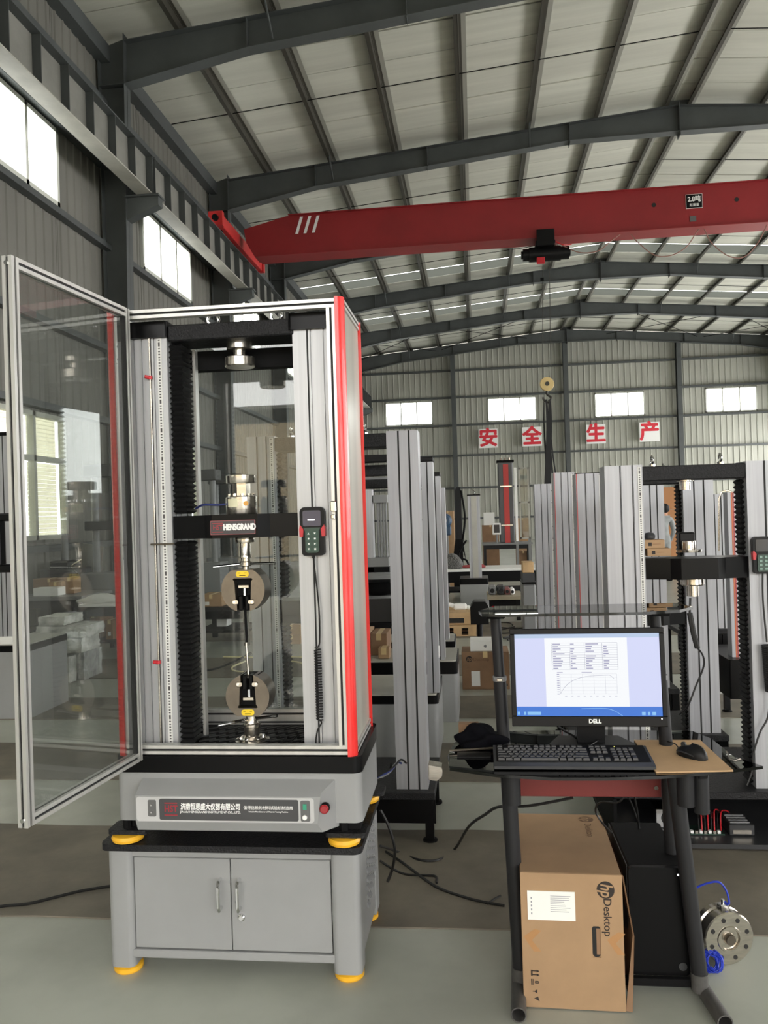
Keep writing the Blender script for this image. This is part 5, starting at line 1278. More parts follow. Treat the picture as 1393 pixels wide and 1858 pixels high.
YL = 6.3; xc0 = edge(1283, 900, YL); utm('silver column of a machine behind the second one, near the red edged post', YL, (xc0, xc0+.12), None, zb=.62, zt=zat(1290, 897, YL), stand=(xc0-.25, edge(1322, 1190, YL), 6.8, 'open'), ruler=False, slots=(.4, .8))
YM = 5.5; xm0 = edge(1319, 895, YM)
t = thing('guard_frame', 'silver guard frame with thin red stripes and rounded top loop behind the right machine', 'frame', (xm0, YM, .5))
Bx((xm0, YM, .55), (xm0+.085, YM+.09, zat(1330, 893, YM)), 'post', ALU2, t); 
for a_, c_ in ((.022, mat('thin_orange', (208, 110, 70), .5)), (.032, mat('thin_red', (176, 70, 66), .5))): Bx((xm0+a_, YM-.002, .55), (xm0+a_+.008, YM, zat(1330, 893, YM)), 'stripe', c_, t)
MB().prism(rrect(xm0-.05, YM-.1, xm0+.3, YM+.5, .01), zat(1330, 1262, YM), .55, 'z').obj('base', BLK, t)
MB().tube([at(1304, 1000, Y=YM), at(1304, 905, Y=YM), at(1308, 893, Y=YM), at(1318, 890, Y=YM), at(1328, 893, Y=YM)], .006, 6, smooth=False).obj('top_loop', CHR, t)
# centre row: machine E seen right of and through the main enclosure
YE = 3.84; er0, er1 = edge(700, 785, YE), edge(757, 785, YE); el0, el1 = edge(447, 800, YE), edge(497, 800, YE)
E_ = utm('twin-column machine directly behind the main machine, tall right column fully visible', YE, (el0, el1), (er0, er1), zb=zat(730, 1432, YE), zt=zat(730, 781, YE), bell='left', cross=(zat(600, 1130, YE), zat(600, 1088, YE)), stand=(el0-.12, edge(790, 1440, YE), 4.35, 'open'), slots=(.38, .72))
YF = 5.15; f0_ = edge(763, 840, YF)
utm('twin-column machine third from the front in the centre row, narrow black capped column', YF, (f0_-.68, f0_-.53), (f0_, f0_+.075), zb=zat(780, 1257, YF), zt=zat(770, 838, YF), caps=True, ruler=False, stand=(f0_-.76, edge(795, 1260, YF), 5.75, 'skirt'), bell=False, eyes=False, slots=(.5,))
YG = 6.05; g0_ = edge(779, 865, YG)
utm('twin-column machine fourth in the centre row, black capped and slightly shorter', YG, (g0_-.7, g0_-.55), (g0_, g0_+.075), zb=zat(800, 1197, YG), sk=.09, zt=zat(786, 864, YG), caps=True, ruler=False, stand=(g0_-.78, edge(830, 1220, YG), 6.6, 'skirt'), bell=False, eyes=False, slots=(.5,))
YH = 7.2; h0_ = edge(792, 885, YH)
utm('rearmost silver column of the centre row with no cap', YH, None, (h0_, h0_+.07), zb=.42, zt=zat(797, 885, YH), ruler=False, stand=(h0_-.5, h0_+.12, 7.6, 'skirt'), slots=(.5,))
# left-hand machine behind the open door
YN = 6.15; n1 = edge(30, 1172, YN)
N_ = utm('twin-column machine at the left edge behind the open door, grey base with black band', YN, (n1-.75, n1-.62), (n1-.16, n1-.03), zb=.6, zt=zat(20, 790, YN), caps=True, stand=(n1-.95, n1+.12, 6.75, 'skirt'), bell=False, eyes=False)
Bx((n1-.95, YN-.04, .0), (n1+.11, YN+.58, .05), 'plinth', BLK, N_)
o = Bx((n1-.17, YN-.045, .6), (n1-.01, YN-.004, .66), 'white_carton', PAPER, bev=.004); tag(o, 'small white box on the base of the left edge machine', 'box')
# single column tester and the benches beyond
def bench(label, px0, px1, py, Y, dep=.7, m=BLKM, top=LUMB, th=.05, shelf=True, group=None, cat='table', name='workbench'):
    z = zat((px0+px1)/2, py, Y); x0, x1 = edge(px0, py, Y), edge(px1, py, Y)
    t = thing(name, label, cat, ((x0+x1)/2, Y+dep/2, 0), group)
    Bx((x0, Y, z-th), (x1, Y+dep, z), 'table_top', top, t, .004)
    for x in (x0+.03, x1-.09):
        for y in (Y+.03, Y+dep-.09): Bx((x, y, 0), (x+.06, y+.06, z-th), 'leg', m, t)
    if shelf: Bx((x0+.04, Y+.04, .16), (x1-.04, Y+dep-.04, .19), 'lower_shelf', m, t)
    Bx((x0+.05, Y+.04, z-th-.1), (x1-.05, Y+.07, z-th), 'apron', m, t)
    return t, z
def carton(label, px0, px1, py0, py1, Y, dep=.3, m=CARD, name='carton', cat='box', z0=None, tape=True, mark=None, group=None):
    x0, x1 = edge(px0, (py0+py1)/2, Y), edge(px1, (py0+py1)/2, Y); zt = zat((px0+px1)/2, py0, Y); zb = zat((px0+px1)/2, py1, Y) if z0 is None else z0
    t = thing(name, label, cat, ((x0+x1)/2, Y+dep/2, zb), group)
    Bx((x0, Y, zb), (x1, Y+dep, zt), 'body', m, t, .004)
    if tape:
        xm = (x0+x1)/2; Bx((xm-.02, Y-.001, zt-.05), (xm+.02, Y+.0, zt), 'tape', mat('packing_tape', (206, 180, 132), .3), t); Bx((xm-.02, Y, zt), (xm+.02, Y+dep, zt+.001), 'tape', mat('packing_tape', (206, 180, 132), .3), t)
    if mark: Bx((x0+(x1-x0)*mark[0], Y-.003, zb+(zt-zb)*mark[1]), (x0+(x1-x0)*mark[2], Y-.001, zb+(zt-zb)*mark[3]), 'label', PAPER, t)
    return t
YJ = 12.6; j0, j1 = edge(834, 1055, YJ), edge(886, 1055, YJ)
zj = zat(860, 1050, YJ)
J = thing('single_column_tester', 'pale single column tester on a grey black-topped base in the centre distance', 'machine', ((j0+j1)/2, YJ, 0))
MB().prism(rrect(j0, YJ, j1, YJ+.6, .02), .03, zj-.09, 'z').obj('base_housing', GREY, J); MB().prism(rrect(j0, YJ, j1, YJ+.6, .02), zj-.09, zj, 'z').obj('base_skirt', BLK, J); Bx((j0+.01, YJ+.01, 0), (j1-.01, YJ+.59, .03), 'plinth', BLKM, J)
c0, c1 = edge(851, 1000, YJ), edge(873, 1000, YJ)
MB().prism(grooved(c0, YJ+.15, c1, YJ+.35, (.18, .82), (.5,), .012, .015), zj, zat(860, 899, YJ), 'z').obj('column', ALU2, J, flat=True)
Bx((c0+.05, YJ+.145, zj), (c1-.05, YJ+.152, zat(860, 900, YJ)), 'cover_strip', RUNL, J); Bx((c0-.01, YJ+.13, zat(860, 899, YJ)), (c1+.01, YJ+.37, zat(860, 899, YJ)+.02), 'column_cap', BLKM, J)
MB().tube([(( c0+c1)/2+.03*math.sin(q*.8), YJ+.25, zat(860, 899, YJ)+.02+.018*q) for q in range(6)], .008, 6).obj('lifting_hook', CHRB, J)
# far bench with the red striped machine
YK = 20.0
tK, zK = bench('long grey workbench under the red striped machine at the far centre', 875, 966, 985, YK, .9, BLKT, GREYD, shelf=False)
k0_, k1_ = edge(905, 900, YK), edge(932, 900, YK)
K = thing('red_striped_machine', 'tall dark grey machine with a bright red centre stripe on the far workbench', 'machine', ((k0_+k1_)/2, YK+.2, zK))
ztk = zat(918, 838, YK)
Bx((k0_, YK+.1, zK), (k1_, YK+.5, ztk), 'column', mat('charcoal', (84, 84, 86), .5), K, .02); Bx((k0_-.03, YK+.08, ztk), (k1_+.03, YK+.52, ztk+.05), 'column_cap', BLKM, K)
xm = (k0_+k1_)/2; Bx((xm-.06, YK+.09, zK), (xm+.07, YK+.102, ztk-.05), 'red_stripe', mat('stripe_red', (190, 60, 56), .5), K)
for z in (zat(918, 882, YK), zat(918, 953, YK)): Bx((xm-.14, YK+.08, z-.012), (xm+.14, YK+.09, z+.012), 'trim_bar', CHRB, K)
for q in (-.1, 0, .1): MB().cyl((xm+q, YK+.3, ztk+.05), (xm+q, YK+.3, ztk+.12), .03, 8).obj('lifting_eye', GUN, K)
W1 = thing('panel_monitor', 'small white framed display on an arm left of the red striped machine', 'monitor', (edge(900, 960, YK), YK, zK))
xa, xb = edge(893, 960, YK), edge(908, 960, YK); za, zb = zat(900, 970, YK), zat(900, 949, YK)
Bx((xa, YK-.1, za), (xb, YK, zb), 'frame', WHT, W1, .01); Bx((xa+.035, YK-.105, za+.045), (xb-.03, YK-.1, zb-.04), 'screen', mat('screen_off', (50, 50, 54), .1), W1); MB().cyl(((xa+xb)/2, YK-.05, zK), ((xa+xb)/2, YK-.05, za), .025, 10).obj('arm', GREYD, W1)
YO = 19.5; t = thing('guard_door', 'pale framed glazed guard door standing right of the red striped machine', 'door', (edge(945, 980, YO), YO, .9))
oa, ob, oz0, oz1 = edge(934, 915, YO), edge(961, 915, YO), zat(945, 978, YO), zat(945, 848, YO)
MB().box((oa, YO, oz0-.05), (oa+.06, YO+.05, oz1), .005).obj('white_edge', WHT, t)
for q in (((oa+.1, YO, oz0), (oa+.14, YO+.05, oz1)), ((ob-.04, YO, oz0), (ob, YO+.05, oz1)), ((oa+.1, YO, oz1-.04), (ob, YO+.05, oz1)), ((oa+.1, YO, oz0), (ob, YO+.05, oz0+.04)), ((oa+.1, YO, (oz0+oz1)/2), (ob, YO+.05, (oz0+oz1)/2+.04))): Bx(q[0], q[1], 'rail', RUNL, t)
Bx((oa+.14, YO+.02, oz0), (ob-.04, YO+.025, oz1), 'pane', ACRY, t); Bx((oa, YO, 0), (oa+.06, YO+.05, oz0-.05), 'post', GREYD, t); Bx((ob-.06, YO, 0), (ob, YO+.05, oz0), 'post', GREYD, t)
# black press with arm, blue device, cartons
YP = 16.0; t = thing('black_press', 'tall dark frame press with a black lower body in the far centre', 'machine', (edge(830, 1010, YP), YP, 0))
pa, pb = edge(825, 950, YP), edge(838, 950, YP)
MB().prism([(pa+.02, zat(830, 890, YP)), (pa+.05, zat(830, 884, YP)), (pb-.02, zat(830, 884, YP)), (pb, zat(830, 892, YP)), (pb, zat(830, 978, YP)), (pa, zat(830, 978, YP))], YP, YP+.2, 'y').obj('upper_frame', BLKT, t)
MB().prism([(pa-.0, zat(830, 978, YP)), (pb, zat(830, 978, YP)), (pb+.05, zat(830, 1015, YP)), (pb, .8), (pb, 0), (pa-.05, 0), (pa-.05, zat(830, 1010, YP))], YP-.05, YP+.3, 'y').obj('lower_body', BLKM, t)
MB().tube([at(836, 890, Y=YP), at(842, 925, Y=YP), at(843, 950, Y=YP), at(836, 1000, Y=YP)], .02, 6).obj('hose', BLKM, t)
MB().tube([at(846, 980, Y=YP-.2), at(834, 1000, Y=YP-.2), at(833, 1012, Y=YP-.2), at(845, 1016, Y=YP-.2), at(850, 1025, Y=YP-.2)], .02, 6).obj('hose', BLKM, t)
tL, zL = bench('long black-edged bench with white cloth in front of the far cartons', 800, 985, 1032, 14.0, .9, BLKM, PAPER, .04)
Bx((edge(800, 1040, 14.0), 13.96, zL-.22), (edge(985, 1040, 14.0), 14.0, zL-.04), 'front_panel', BLKM, tL)
YQ = 17.0
carton('tall tan carton behind the blue device at the far centre', 802, 824, 927, 1015, YQ, .5, CARD, z0=0)
carton('brown carton stack right of the black press at the far centre', 875, 905, 953, 1000, 22.0, .6, CARDD, z0=0)
carton('white topped carton between the single column tester and the red striped machine', 877, 897, 930, 952, 22.05, .3, PAPER, tape=False, z0=zat(890, 953, 22.0)+.002)
carton('large tan cardboard sheets leaning behind the guard door', 937, 962, 940, 1085, 22.5, .4, CARD, z0=0)
carton('brown carton standing under the far workbench at its right end', 940, 960, 1000, 1050, 20.9, .4, CARDD, z0=0)
t = thing('blue_motor', 'dark blue round motor device mounted at the left of the black press', 'machine', (edge(806, 950, 15.5), 15.5, 0))
q = at(806, 945, Y=15.4)
MB().lathe([(.1, -.05), (.14, 0), (.14, .25), (.1, .3)], (q.x, 15.4, q.z), 'y', 20).obj('housing', BLUEG, t); MB().lathe([(.05, -.07), (.05, -.04)], (q.x, 15.4, q.z), 'y', 16).obj('face_ring', CHRB, t)
Bx((q.x-.12, 15.4, q.z-.28), (q.x+.12, 15.6, q.z-.1), 'bracket', BLUEG, t, .02); Bx((q.x-.06, 15.5, 0), (q.x+.06, 15.62, q.z-.2), 'stand', GREYD, t)
q = at(810, 1013, Y=13.6); heap('metal_swarf', (q.x+.06, 14.3, zL), .19, .16, .22, mat('swarf', (130, 130, 126), .5, .3, noise=(60, .6), bump=(50, 1, .05)), 4, 'grey fuzzy heap of metal swarf on the far bench', 'scrap', .1, 4)
q = at(832, 1022, Y=14.2); heap('red_rag', (q.x+.28, 14.35, zL), .2, .1, .06, mat('rag_red', (150, 70, 70), .9), 8, 'dull red rag on the far bench beside the swarf heap', 'rag', .3)
for k, (a, b, c, d, mm_, lb) in enumerate(((851, 853, 1018, 1030, 0, ''),)): pass
# parts pile right of the single column tester
tR, zR = bench('low pallet-like bench holding loose grey parts right of the single column tester', 884, 948, 1082, 11.5, .8, BLKM, mat('dirty_board', (150, 140, 120), .8), .05, False)
for k, (pa, pb, pc, pd, m_, lb) in enumerate(((886, 900, 1062, 1078, GREYD, 'dull grey casting at the left of the parts bench'), (902, 916, 1060, 1076, PLASG, 'dark round-bored housing on the parts bench'), (915, 926, 1064, 1076, mat('dull_red', (140, 90, 88), .7), 'dull red block on the parts bench'), (926, 934, 1066, 1077, WHT, 'small white part at the right of the parts bench'))):
    x0_, x1_ = edge(pa, 1070, 11.6), edge(pb, 1070, 11.6); h_ = (pd-pc)/1468*11.6
    t = thing('machine_part', lb, 'part', ((x0_+x1_)/2, 11.9, zR)); Bx((x0_, 11.7, zR), (x1_, 12.0, zR+h_), 'block', m_, t, .02); MB().lathe([(h_*.25, 0), (h_*.25, -.02)], ((x0_+x1_)/2, 11.7, zR+h_*.5), 'y', 14).obj('bore', SLOT, t)
carton('small open pale wooden box right of the parts bench', 948, 968, 1020, 1040, 10.55, .3, LUMB, tape=False, name='wooden_box', z0=zat(958, 1040, 10.5)+.002)
t = thing('control_cabinet', 'small grey control cabinet with black band at the left foot of the fourth right machine', 'cabinet', (edge(958, 1060, 10.5), 10.6, 0))
xa, xb = edge(947, 1065, 10.5), edge(972, 1065, 10.5)
Bx((xa, 10.5, 0), (xb, 10.9, zat(958, 1060, 10.5)), 'lower_case', GREYD, t, .02); Bx((xa, 10.49, zat(958, 1060, 10.5)), (xb, 10.91, zat(958, 1056, 10.5)), 'black_band', BLK, t); Bx((xa+.01, 10.5, zat(958, 1056, 10.5)), (xb-.01, 10.9, zat(958, 1040, 10.5)), 'upper_case', PLASG, t)
# pallet with white fitting
YT = 10.1; x0_, x1_ = edge(796, 1145, YT), edge(864, 1145, YT)
t = thing('wooden_pallet', 'pale wooden pallet on the floor behind the silver columns', 'pallet', ((x0_+x1_)/2, YT, 0)); n = 7
for k in range(n): Bx((x0_+.0, YT+.02+k*.13, .11), (x1_, YT+.12+k*.13, .135), 'deck_board', LUMB, t)
for x in (x0_, (x0_+x1_)/2-.05, x1_-.1): Bx((x, YT+.02, .02), (x+.1, YT+.9, .11), 'block', LUMB, t)
for y in (YT+.02, YT+.42, YT+.8): Bx((x0_, y, 0), (x1_, y+.1, .02), 'bottom_board', LUMB, t)
t = thing('wooden_crate_lid', 'pale plywood panel lying raised on the pallet', 'panel', ((x0_+x1_)/2, YT+.1, .136)); Bx((x0_, YT+.1, .137), (x1_-.02, YT+.85, .29), 'panel', LUMB, t, .004); Bx((x0_+.04, YT+.095, .16), (x1_-.15, YT+.1, .22), 'slot', SLOT, t)
q = at(836, 1126, Y=YT+.35); t = thing('white_fitting', 'white plastic fitting with a spout on the plywood panel', 'part', (q.x, YT+.4, .29)); Bx((q.x-.09, YT+.35, .291), (q.x+.08, YT+.48, .37), 'body', WHT, t, .02); MB().cyl((q.x-.09, YT+.4, .34), (q.x-.15, YT+.4, .36), .03, 10).cyl((q.x+.08, YT+.4, .32), (q.x+.12, YT+.4, .31), .03, 10).obj('spout', WHT, t)
# carton with white box on the floor behind the desk
hb = carton('brown computer carton on the floor behind the desk pole with a white label', 838, 924, 1183, 1248, 7.1, .32, CARDD, z0=0)
xh0, xh1 = edge(838, 1215, 7.1), edge(924, 1215, 7.1); zht = zat(880, 1183, 7.1)
lgo = MB().prism(circ(xh0+.065, zht-.06, .027, 24), 7.097, 7.099, 'y').obj('logo_disc', inkb, hb); text('lettering', 'hp', .05, CARDD, lgo, (xh0+.065, 7.096, zht-.06), bold=.0008, sx=.8, shear=.22)
text('lettering', 'Desktop', .04, mat('carton_ink_faded', (104, 78, 56), .7), hb, (xh0+.17, 7.098, zht-.065))
Bx((xh0+.08, 7.097, .03), (xh0+.155, 7.099, .16), 'shipping_label', PAPER, hb)
for k in range(2): Bx((xh1-.05+.022*k, 7.097, .03), (xh1-.04+.022*k, 7.099, .05), 'print', inkb, hb)
wbx = thing('white_box', 'slim white box with small grey fruit mark on the brown carton behind the desk', 'box', (xh0+.19, 7.2, zht))
wx0, wx1 = edge(853, 1175, 7.12), edge(908, 1175, 7.12); wz1 = zat(880, 1162, 7.12)
Bx((wx0, 7.12, zht+.002), (wx1, 7.34, wz1), 'body', PAPER, wbx, .004)
ax, az = (wx0+wx1)/2, (zht+wz1)/2-.002; ap = []
for i in range(28):
    a = 2*PI*i/28; r = .013*(1+.08*math.cos(2*a)-.1*abs(math.cos(a))**.5*(1 if math.sin(a) > 0 else .4)*0)
    ap.append((ax+r*math.cos(a)*(1 if not (-.5 < a < .5 or a > 5.8) else .72), az+r*math.sin(a)*.95-(.002 if abs(math.cos(a)) < .2 else 0)))
MB().prism(ap, 7.117, 7.119, 'y').prism([(ax, az+.013), (ax+.006, az+.02), (ax+.003, az+.0135)], 7.117, 7.119, 'y').obj('fruit_mark', GREYD, wbx)
# far black monitor / dark box by the shelf left end
q0, q1 = edge(853, 1110, 8.6), edge(886, 1110, 8.6)
t = thing('covered_monitor', 'black angled box on a stand behind the left end of the desk shelf', 'box', ((q0+q1)/2, 8.7, 0)); MB().prism([(q0, zat(868, 1133, 8.6)), (q1, zat(868, 1133, 8.6)), (q1, zat(868, 1100, 8.6)), (q1-.03, zat(868, 1092, 8.6)), (q0+.04, zat(868, 1092, 8.6)), (q0, zat(868, 1102, 8.6))], 8.6, 8.85, 'y').obj('body', PLAST, t); MB().cyl(((q0+q1)/2, 8.72, 0), ((q0+q1)/2, 8.72, zat(868, 1133, 8.6)), .03, 10).obj('stand', PLAST, t); MB().lathe([(.15, 0), (.15, .02)], ((q0+q1)/2, 8.72, 0), 'z', 20).obj('foot', PLAST, t)
# tangled cables on the floor there
for k in range(4):
    q = at(900+18*k, 1135+8*k, Z=.01); P = [(q.x+.22*math.cos(j*.9+k)+.05*j, q.y+.3*math.sin(j*.9+k*2), .012) for j in range(8)]
    o = MB().tube(P, .009, 6).obj('floor_cable'); o.data.materials.append(RUBC); tag(o, ['dark cable loop on the floor left of the monitor top', 'second dark cable loop nearer the monitor corner', 'dark cable loop under the desk shelf left end', 'dark cable loop behind the monitor edge'][k], 'cable')
# coiled pale cables and black hose seen through the enclosure
def fcab(pts, r, m_, lb): cable(pts, r, m_, lb)
fcab([(405, 1192), (470, 1193), (530, 1192), (600, 1196)], .012, YELC, 'cream hose lying across the floor seen through the enclosure')
fcab([(340, 1222), (390, 1214), (430, 1198), (455, 1185)], .014, RUBC, 'thick black hose curving on the floor seen through the enclosure')
fcab([(445, 1200), (422, 1210), (425, 1217), (450, 1219), (490, 1215)], .01, YELC, 'cream hose end loop near the lower grip')
fcab([(500, 1203), (530, 1200), (560, 1206), (600, 1213)], .01, YELC, 'cream hose tangle right of the rear left column')
# benches and boxes seen through the enclosure
tS, zS_ = bench('black workbench with a small carton seen through the enclosure', 345, 452, 1102, 9.6, .8, BLKM, BLKT, .05)
carton('small tan carton with a white label on the bench behind the enclosure glass', 363, 402, 1079, 1101, 9.7, .35, CARD, z0=zS_, mark=(.12, .12, .42, .4))
Bx((edge(394, 1160, 10.0), 10.0, .191), (edge(412, 1160, 10.0), 10.2, .191+.12), 'white_block', PAPER); tag(bpy.data.objects['white_block'], 'white plastic block on the lower shelf of the bench behind the glass', 'box')
for k, (a, b, c, d, lb) in enumerate(((512, 545, 1152, 1173, 'lower tan carton on the floor behind the right inner column'), (510, 545, 1134, 1153, 'upper tan carton stacked behind the right inner column'))):
    YY = 9.7; carton(lb, a, b, c, d, YY, .35, CARD, z0=(0 if k == 0 else zat(528, 1152, YY)+.002))
# stand with shelves right of the main machine: bowl, boxes
YS = 4.75
sx0_, sx1_ = edge(655, 1050, YS), edge(760, 1050, YS)
t = thing('equipment_rack', 'dark steel shelf rack between the red post and the tall silver column', 'rack', ((sx0_+sx1_)/2, YS+.25, 0))
for py, nm in ((784, 'top'), (1045, 'a'), (1085, 'b'), (1130, 'c')):
    z = zat(690, py, YS); 
    if py > 900: Bx((sx0_-.25, YS, z-.02), (sx1_-.06, YS+.3, z), 'shelf', GREYD if py == 1045 else BLKM, t)
Bx((sx0_-.25, YS+.02, zat(690, 1130, YS)), (sx1_-.06, YS+.29, zat(690, 1088, YS)), 'drawer_unit', BLK, t)
for x in (sx0_-.25, sx1_-.1): 
    for y in (YS, YS+.26): Bx((x, y, 0), (x+.04, y+.04, zat(690, 1045, YS)), 'post', BLKM, t)
bz_ = zat(690, 1085, YS); bxx = edge(682, 1070, YS)
t = thing('steel_bowl', 'shiny steel mixing bowl on the rack shelf right of the red post', 'bowl', (bxx, YS+.17, bz_))
mb = MB(); pr_ = [(.03, .0), (.09, .012), (.118, .045), (.125, .085), (.13, .088), (.122, .082), (.114, .045), (.086, .017), (.03, .006)]; mb.lathe(pr_, (bxx, YS+.17, bz_), 'z', 28).obj('bowl', CHRB, t, ang=60)
# second hanging-row machine parts glimpsed right of the red post
YZ = 8.5; t = thing('guide_rod_unit', 'steel guide rod unit with grey columns seen right of the red post', 'machine', (edge(690, 1000, YZ), YZ, 0))
a, b = edge(663, 960, YZ), edge(676, 960, YZ); Bx((a, YZ, .9), (b, YZ+.15, zat(670, 888, YZ)), 'column', ALU2, t); Bx((edge(678, 950, YZ), YZ, zat(690, 912, YZ)), (edge(703, 950, YZ), YZ+.2, zat(690, 898, YZ)), 'head_block', GREYD, t)
for px in (684, 689, 694, 699): MB().cyl((edge(px, 960, YZ), YZ+.1, .9), (edge(px, 960, YZ), YZ+.1, zat(690, 905, YZ)), .012, 8).obj('guide_rod', GREYD, t)
Bx((edge(660, 1030, YZ), YZ-.05, zat(680, 1028, YZ)), (edge(706, 1030, YZ), YZ+.4, zat(680, 1012, YZ)), 'bed', GREYD, t); Bx((edge(660, 1030, YZ), YZ, 0), (edge(706, 1030, YZ), YZ+.35, zat(680, 1028, YZ)), 'pedestal', BLKM, t)
for k, (a, b, c, d, lb) in enumerate(((672, 702, 1150, 1180, 'larger brown carton on the black machine base right of the red post'), (686, 706, 1176, 1197, 'small front tan carton right of the red post'), (655, 671, 1140, 1195, 'tall tan carton half hidden by the red post'))):
    YY = (6.25, 6.1, 6.26)[k]; carton(lb, a, b, c, d, YY, .12 if k == 1 else .3, CARD if k else CARDD, z0=zat(800, 1197, YG)+.002)
# dark top beams behind the main machine (row machines) : shelf boards stacked high
for k, (pa, pb, m_, YY, nm, lb) in enumerate(((825, 838, BLK, 5.0, 'beam', 'black top beam of a row machine right of the red post'), (854, 860, CARDD, 5.6, 'board', 'thin brown board laid across the row machines'), (866, 876, GREYD, 6.2, 'beam', 'dark grey top beam farther back right of the red post'))):
    xa, xb = edge(640, pa, YY), edge(704, pa, YY); tag(Bx((xa-.35, YY, zat(680, pb, YY)), (xb, YY+.12, zat(680, pa, YY)), nm, m_, bev=.003), lb, nm)
# aluminium casting on the stand of machine E
q = at(790, 1400, Y=3.9); t = thing('aluminium_block', 'bare rounded aluminium casting leaning at the foot of the tall silver column', 'part', (q.x, 3.9, .27))
MB().prism([(0, 0), (.055, -.01), (.08, .01), (.085, .04), (.08, .055), (0, .07)], -.02, .06, 'y').obj('casting', CHR, t); t.children[0].location = (0, 0, 0)
for c_ in t.children:
    for v in c_.data.vertices: v.co += Vector((q.x-.05, 3.9, .275))
# white adapter and clear bottle on machine F base
q0, q1 = edge(785, 1180, YF+.02), edge(797, 1180, YF+.02)
o = Bx((q0, YF+.02, zat(790, 1195, YF)-.0), (q1, YF+.08, zat(790, 1175, YF)), 'wall_adapter', WHT, bev=.004); tag(o, 'small white adapter box clipped at the foot of the third centre column', 'adapter')
# left side clutter: foam wrapped parcels, tables, cartons
zz = 0
for k, (a, b, c, d, YY, m_, lb) in enumerate(((95, 125, 1187, 1237, 7.45, WRAP, 'bottom left foam wrapped parcel of the stack seen through the door'), (122, 152, 1180, 1232, 7.6, WFILM, 'bottom right grey film wrapped parcel of the stack'), (95, 148, 1157, 1186, 7.5, WRAP, 'second white wrapped parcel up in the stack'), (62, 158, 1135, 1158, 7.5, WRAP, 'wide white wrapped parcel lying across the stack'), (68, 116, 1120, 1137, 7.5, WRAP, 'small white wrapped parcel topmost on the stack'))):
    x0_, x1_ = edge(a, (c+d)/2, YY), edge(b, (c+d)/2, YY); zz = 0 if k < 2 else ptop+.004; z0_ = zz; z1_ = z0_+(d-c)/1468*YY*(1.0 if k > 1 else 1.05)
    ptop = max(z1_, ptop) if k else z1_; x0_ += .012*(k == 1)
    mb = MB(); t_ = bmesh.new(); bmesh.ops.create_cube(t_, size=1); bmesh.ops.subdivide_edges(t_, edges=t_.edges[:], cuts=5, use_grid_fill=True); rr = random.Random(k)
    for v in t_.verts:
        n_ = v.co.copy(); L_ = max(abs(n_.x), abs(n_.y), abs(n_.z)); rd = n_.normalized()*.5
        q_ = n_.lerp(rd, .10)+Vector((rr.uniform(-1, 1), rr.uniform(-1, 1), rr.uniform(-1, 1)))*.018
        v.co = Vector(((x0_+x1_)/2+q_.x*(x1_-x0_), YY+.2+q_.y*.4, max(0.001, (z0_+z1_)/2+q_.z*(z1_-z0_)*.99)))
    mb.merge(t_); o = mb.obj('wrapped_parcel', m_, ang=50); tag(o, lb, 'parcel', 'wrapped parcels stacked by the left machine')
tW, zW = bench('black worktable with a white cloth seen through the open door', 142, 262, 1096, 8.9, .8, PLASG, PAPER, .03)
Bx((edge(142, 1100, 8.9), 8.88, zW-.14), (edge(262, 1100, 8.9), 8.9, zW-.03), 'front_panel', PLASG, tW)
heap('crumpled_cloth', (edge(180, 1090, 9.1), 9.15, zW), .28, .16, .07, PAPER, 12, 'crumpled white cloth on the black worktable behind the red post', 'cloth', .3)
carton('tan carton standing under the worktable behind the door', 155, 182, 1114, 1160, 9.1, .35, CARDD, z0=.192)
carton('narrow brown carton with labels under the worktable beside the red post', 192, 205, 1125, 1165, 9.0, .25, CARDD, z0=.192, mark=(.3, .2, .7, .4))
tX, zX = bench('long dark bench along the left wall under the window', 18, 148, 1083, 9.9, .9, PLASG, GREYD, .05)
for k, (a, b, c, d, m_, lb) in enumerate(((60, 118, 1050, 1079, CARDD, 'long brown carton at the back of the left wall bench'), (88, 112, 1056, 1078, CARD, 'tan carton in front on the left wall bench'), (116, 134, 1048, 1079, CARD, 'upright tan carton at the right end of the left wall bench'), (60, 105, 1067, 1080, PAPER, 'flat white box at the front of the left wall bench'))):
    carton(lb, a, b, c, d, (10.5, 10.2, 10.3, 10.0)[k], .2, m_, z0=zX+.001, tape=k != 3)
t = thing('steel_sheet', 'large pale steel sheet leaning upright against the left wall', 'sheet', (-4.9, 12, .6))
xa, xb = edge(150, 1000, 12.2), edge(187, 1000, 12.2)
MB().poly([(xa, 12.2, zat(150, 985, 12.2)), (xb, 12.2, zat(187, 992, 12.2)), (xb-.12, 12.2, 0), (xa-.1, 12.2, 0), (xa, 12.23, zat(150, 985, 12.2)), (xb, 12.23, zat(187, 992, 12.2)), (xb-.12, 12.23, 0), (xa-.1, 12.23, 0)], [(0, 1, 2, 3), (7, 6, 5, 4), (0, 4, 5, 1), (1, 5, 6, 2), (2, 6, 7, 3), (3, 7, 4, 0)]).obj('sheet', RUNW, t, flat=True)
t = thing('drill_press', 'dim bench drill with a pale column behind the left wall bench', 'machine', (-5.2, 11.3, 0)); q = at(113, 1030, Y=11.3)
MB().cyl((q.x, 11.4, 0), (q.x, 11.4, q.z+.5), .05, 12).obj('column', GREYD, t); Bx((q.x-.15, 11.2, q.z-.05), (q.x+.15, 11.6, q.z+.1), 'head', PLASG, t, .02); Bx((q.x-.25, 11.1, 0), (q.x+.25, 11.7, .9), 'stand', PLASG, t, .01)
for s in (-1, 0, 1): MB().cyl((q.x+.15, 11.25, q.z+.02), (q.x+.32, 11.2+.08*s, q.z+.02+.1*s), .012, 6).obj('lever', CHR, t)
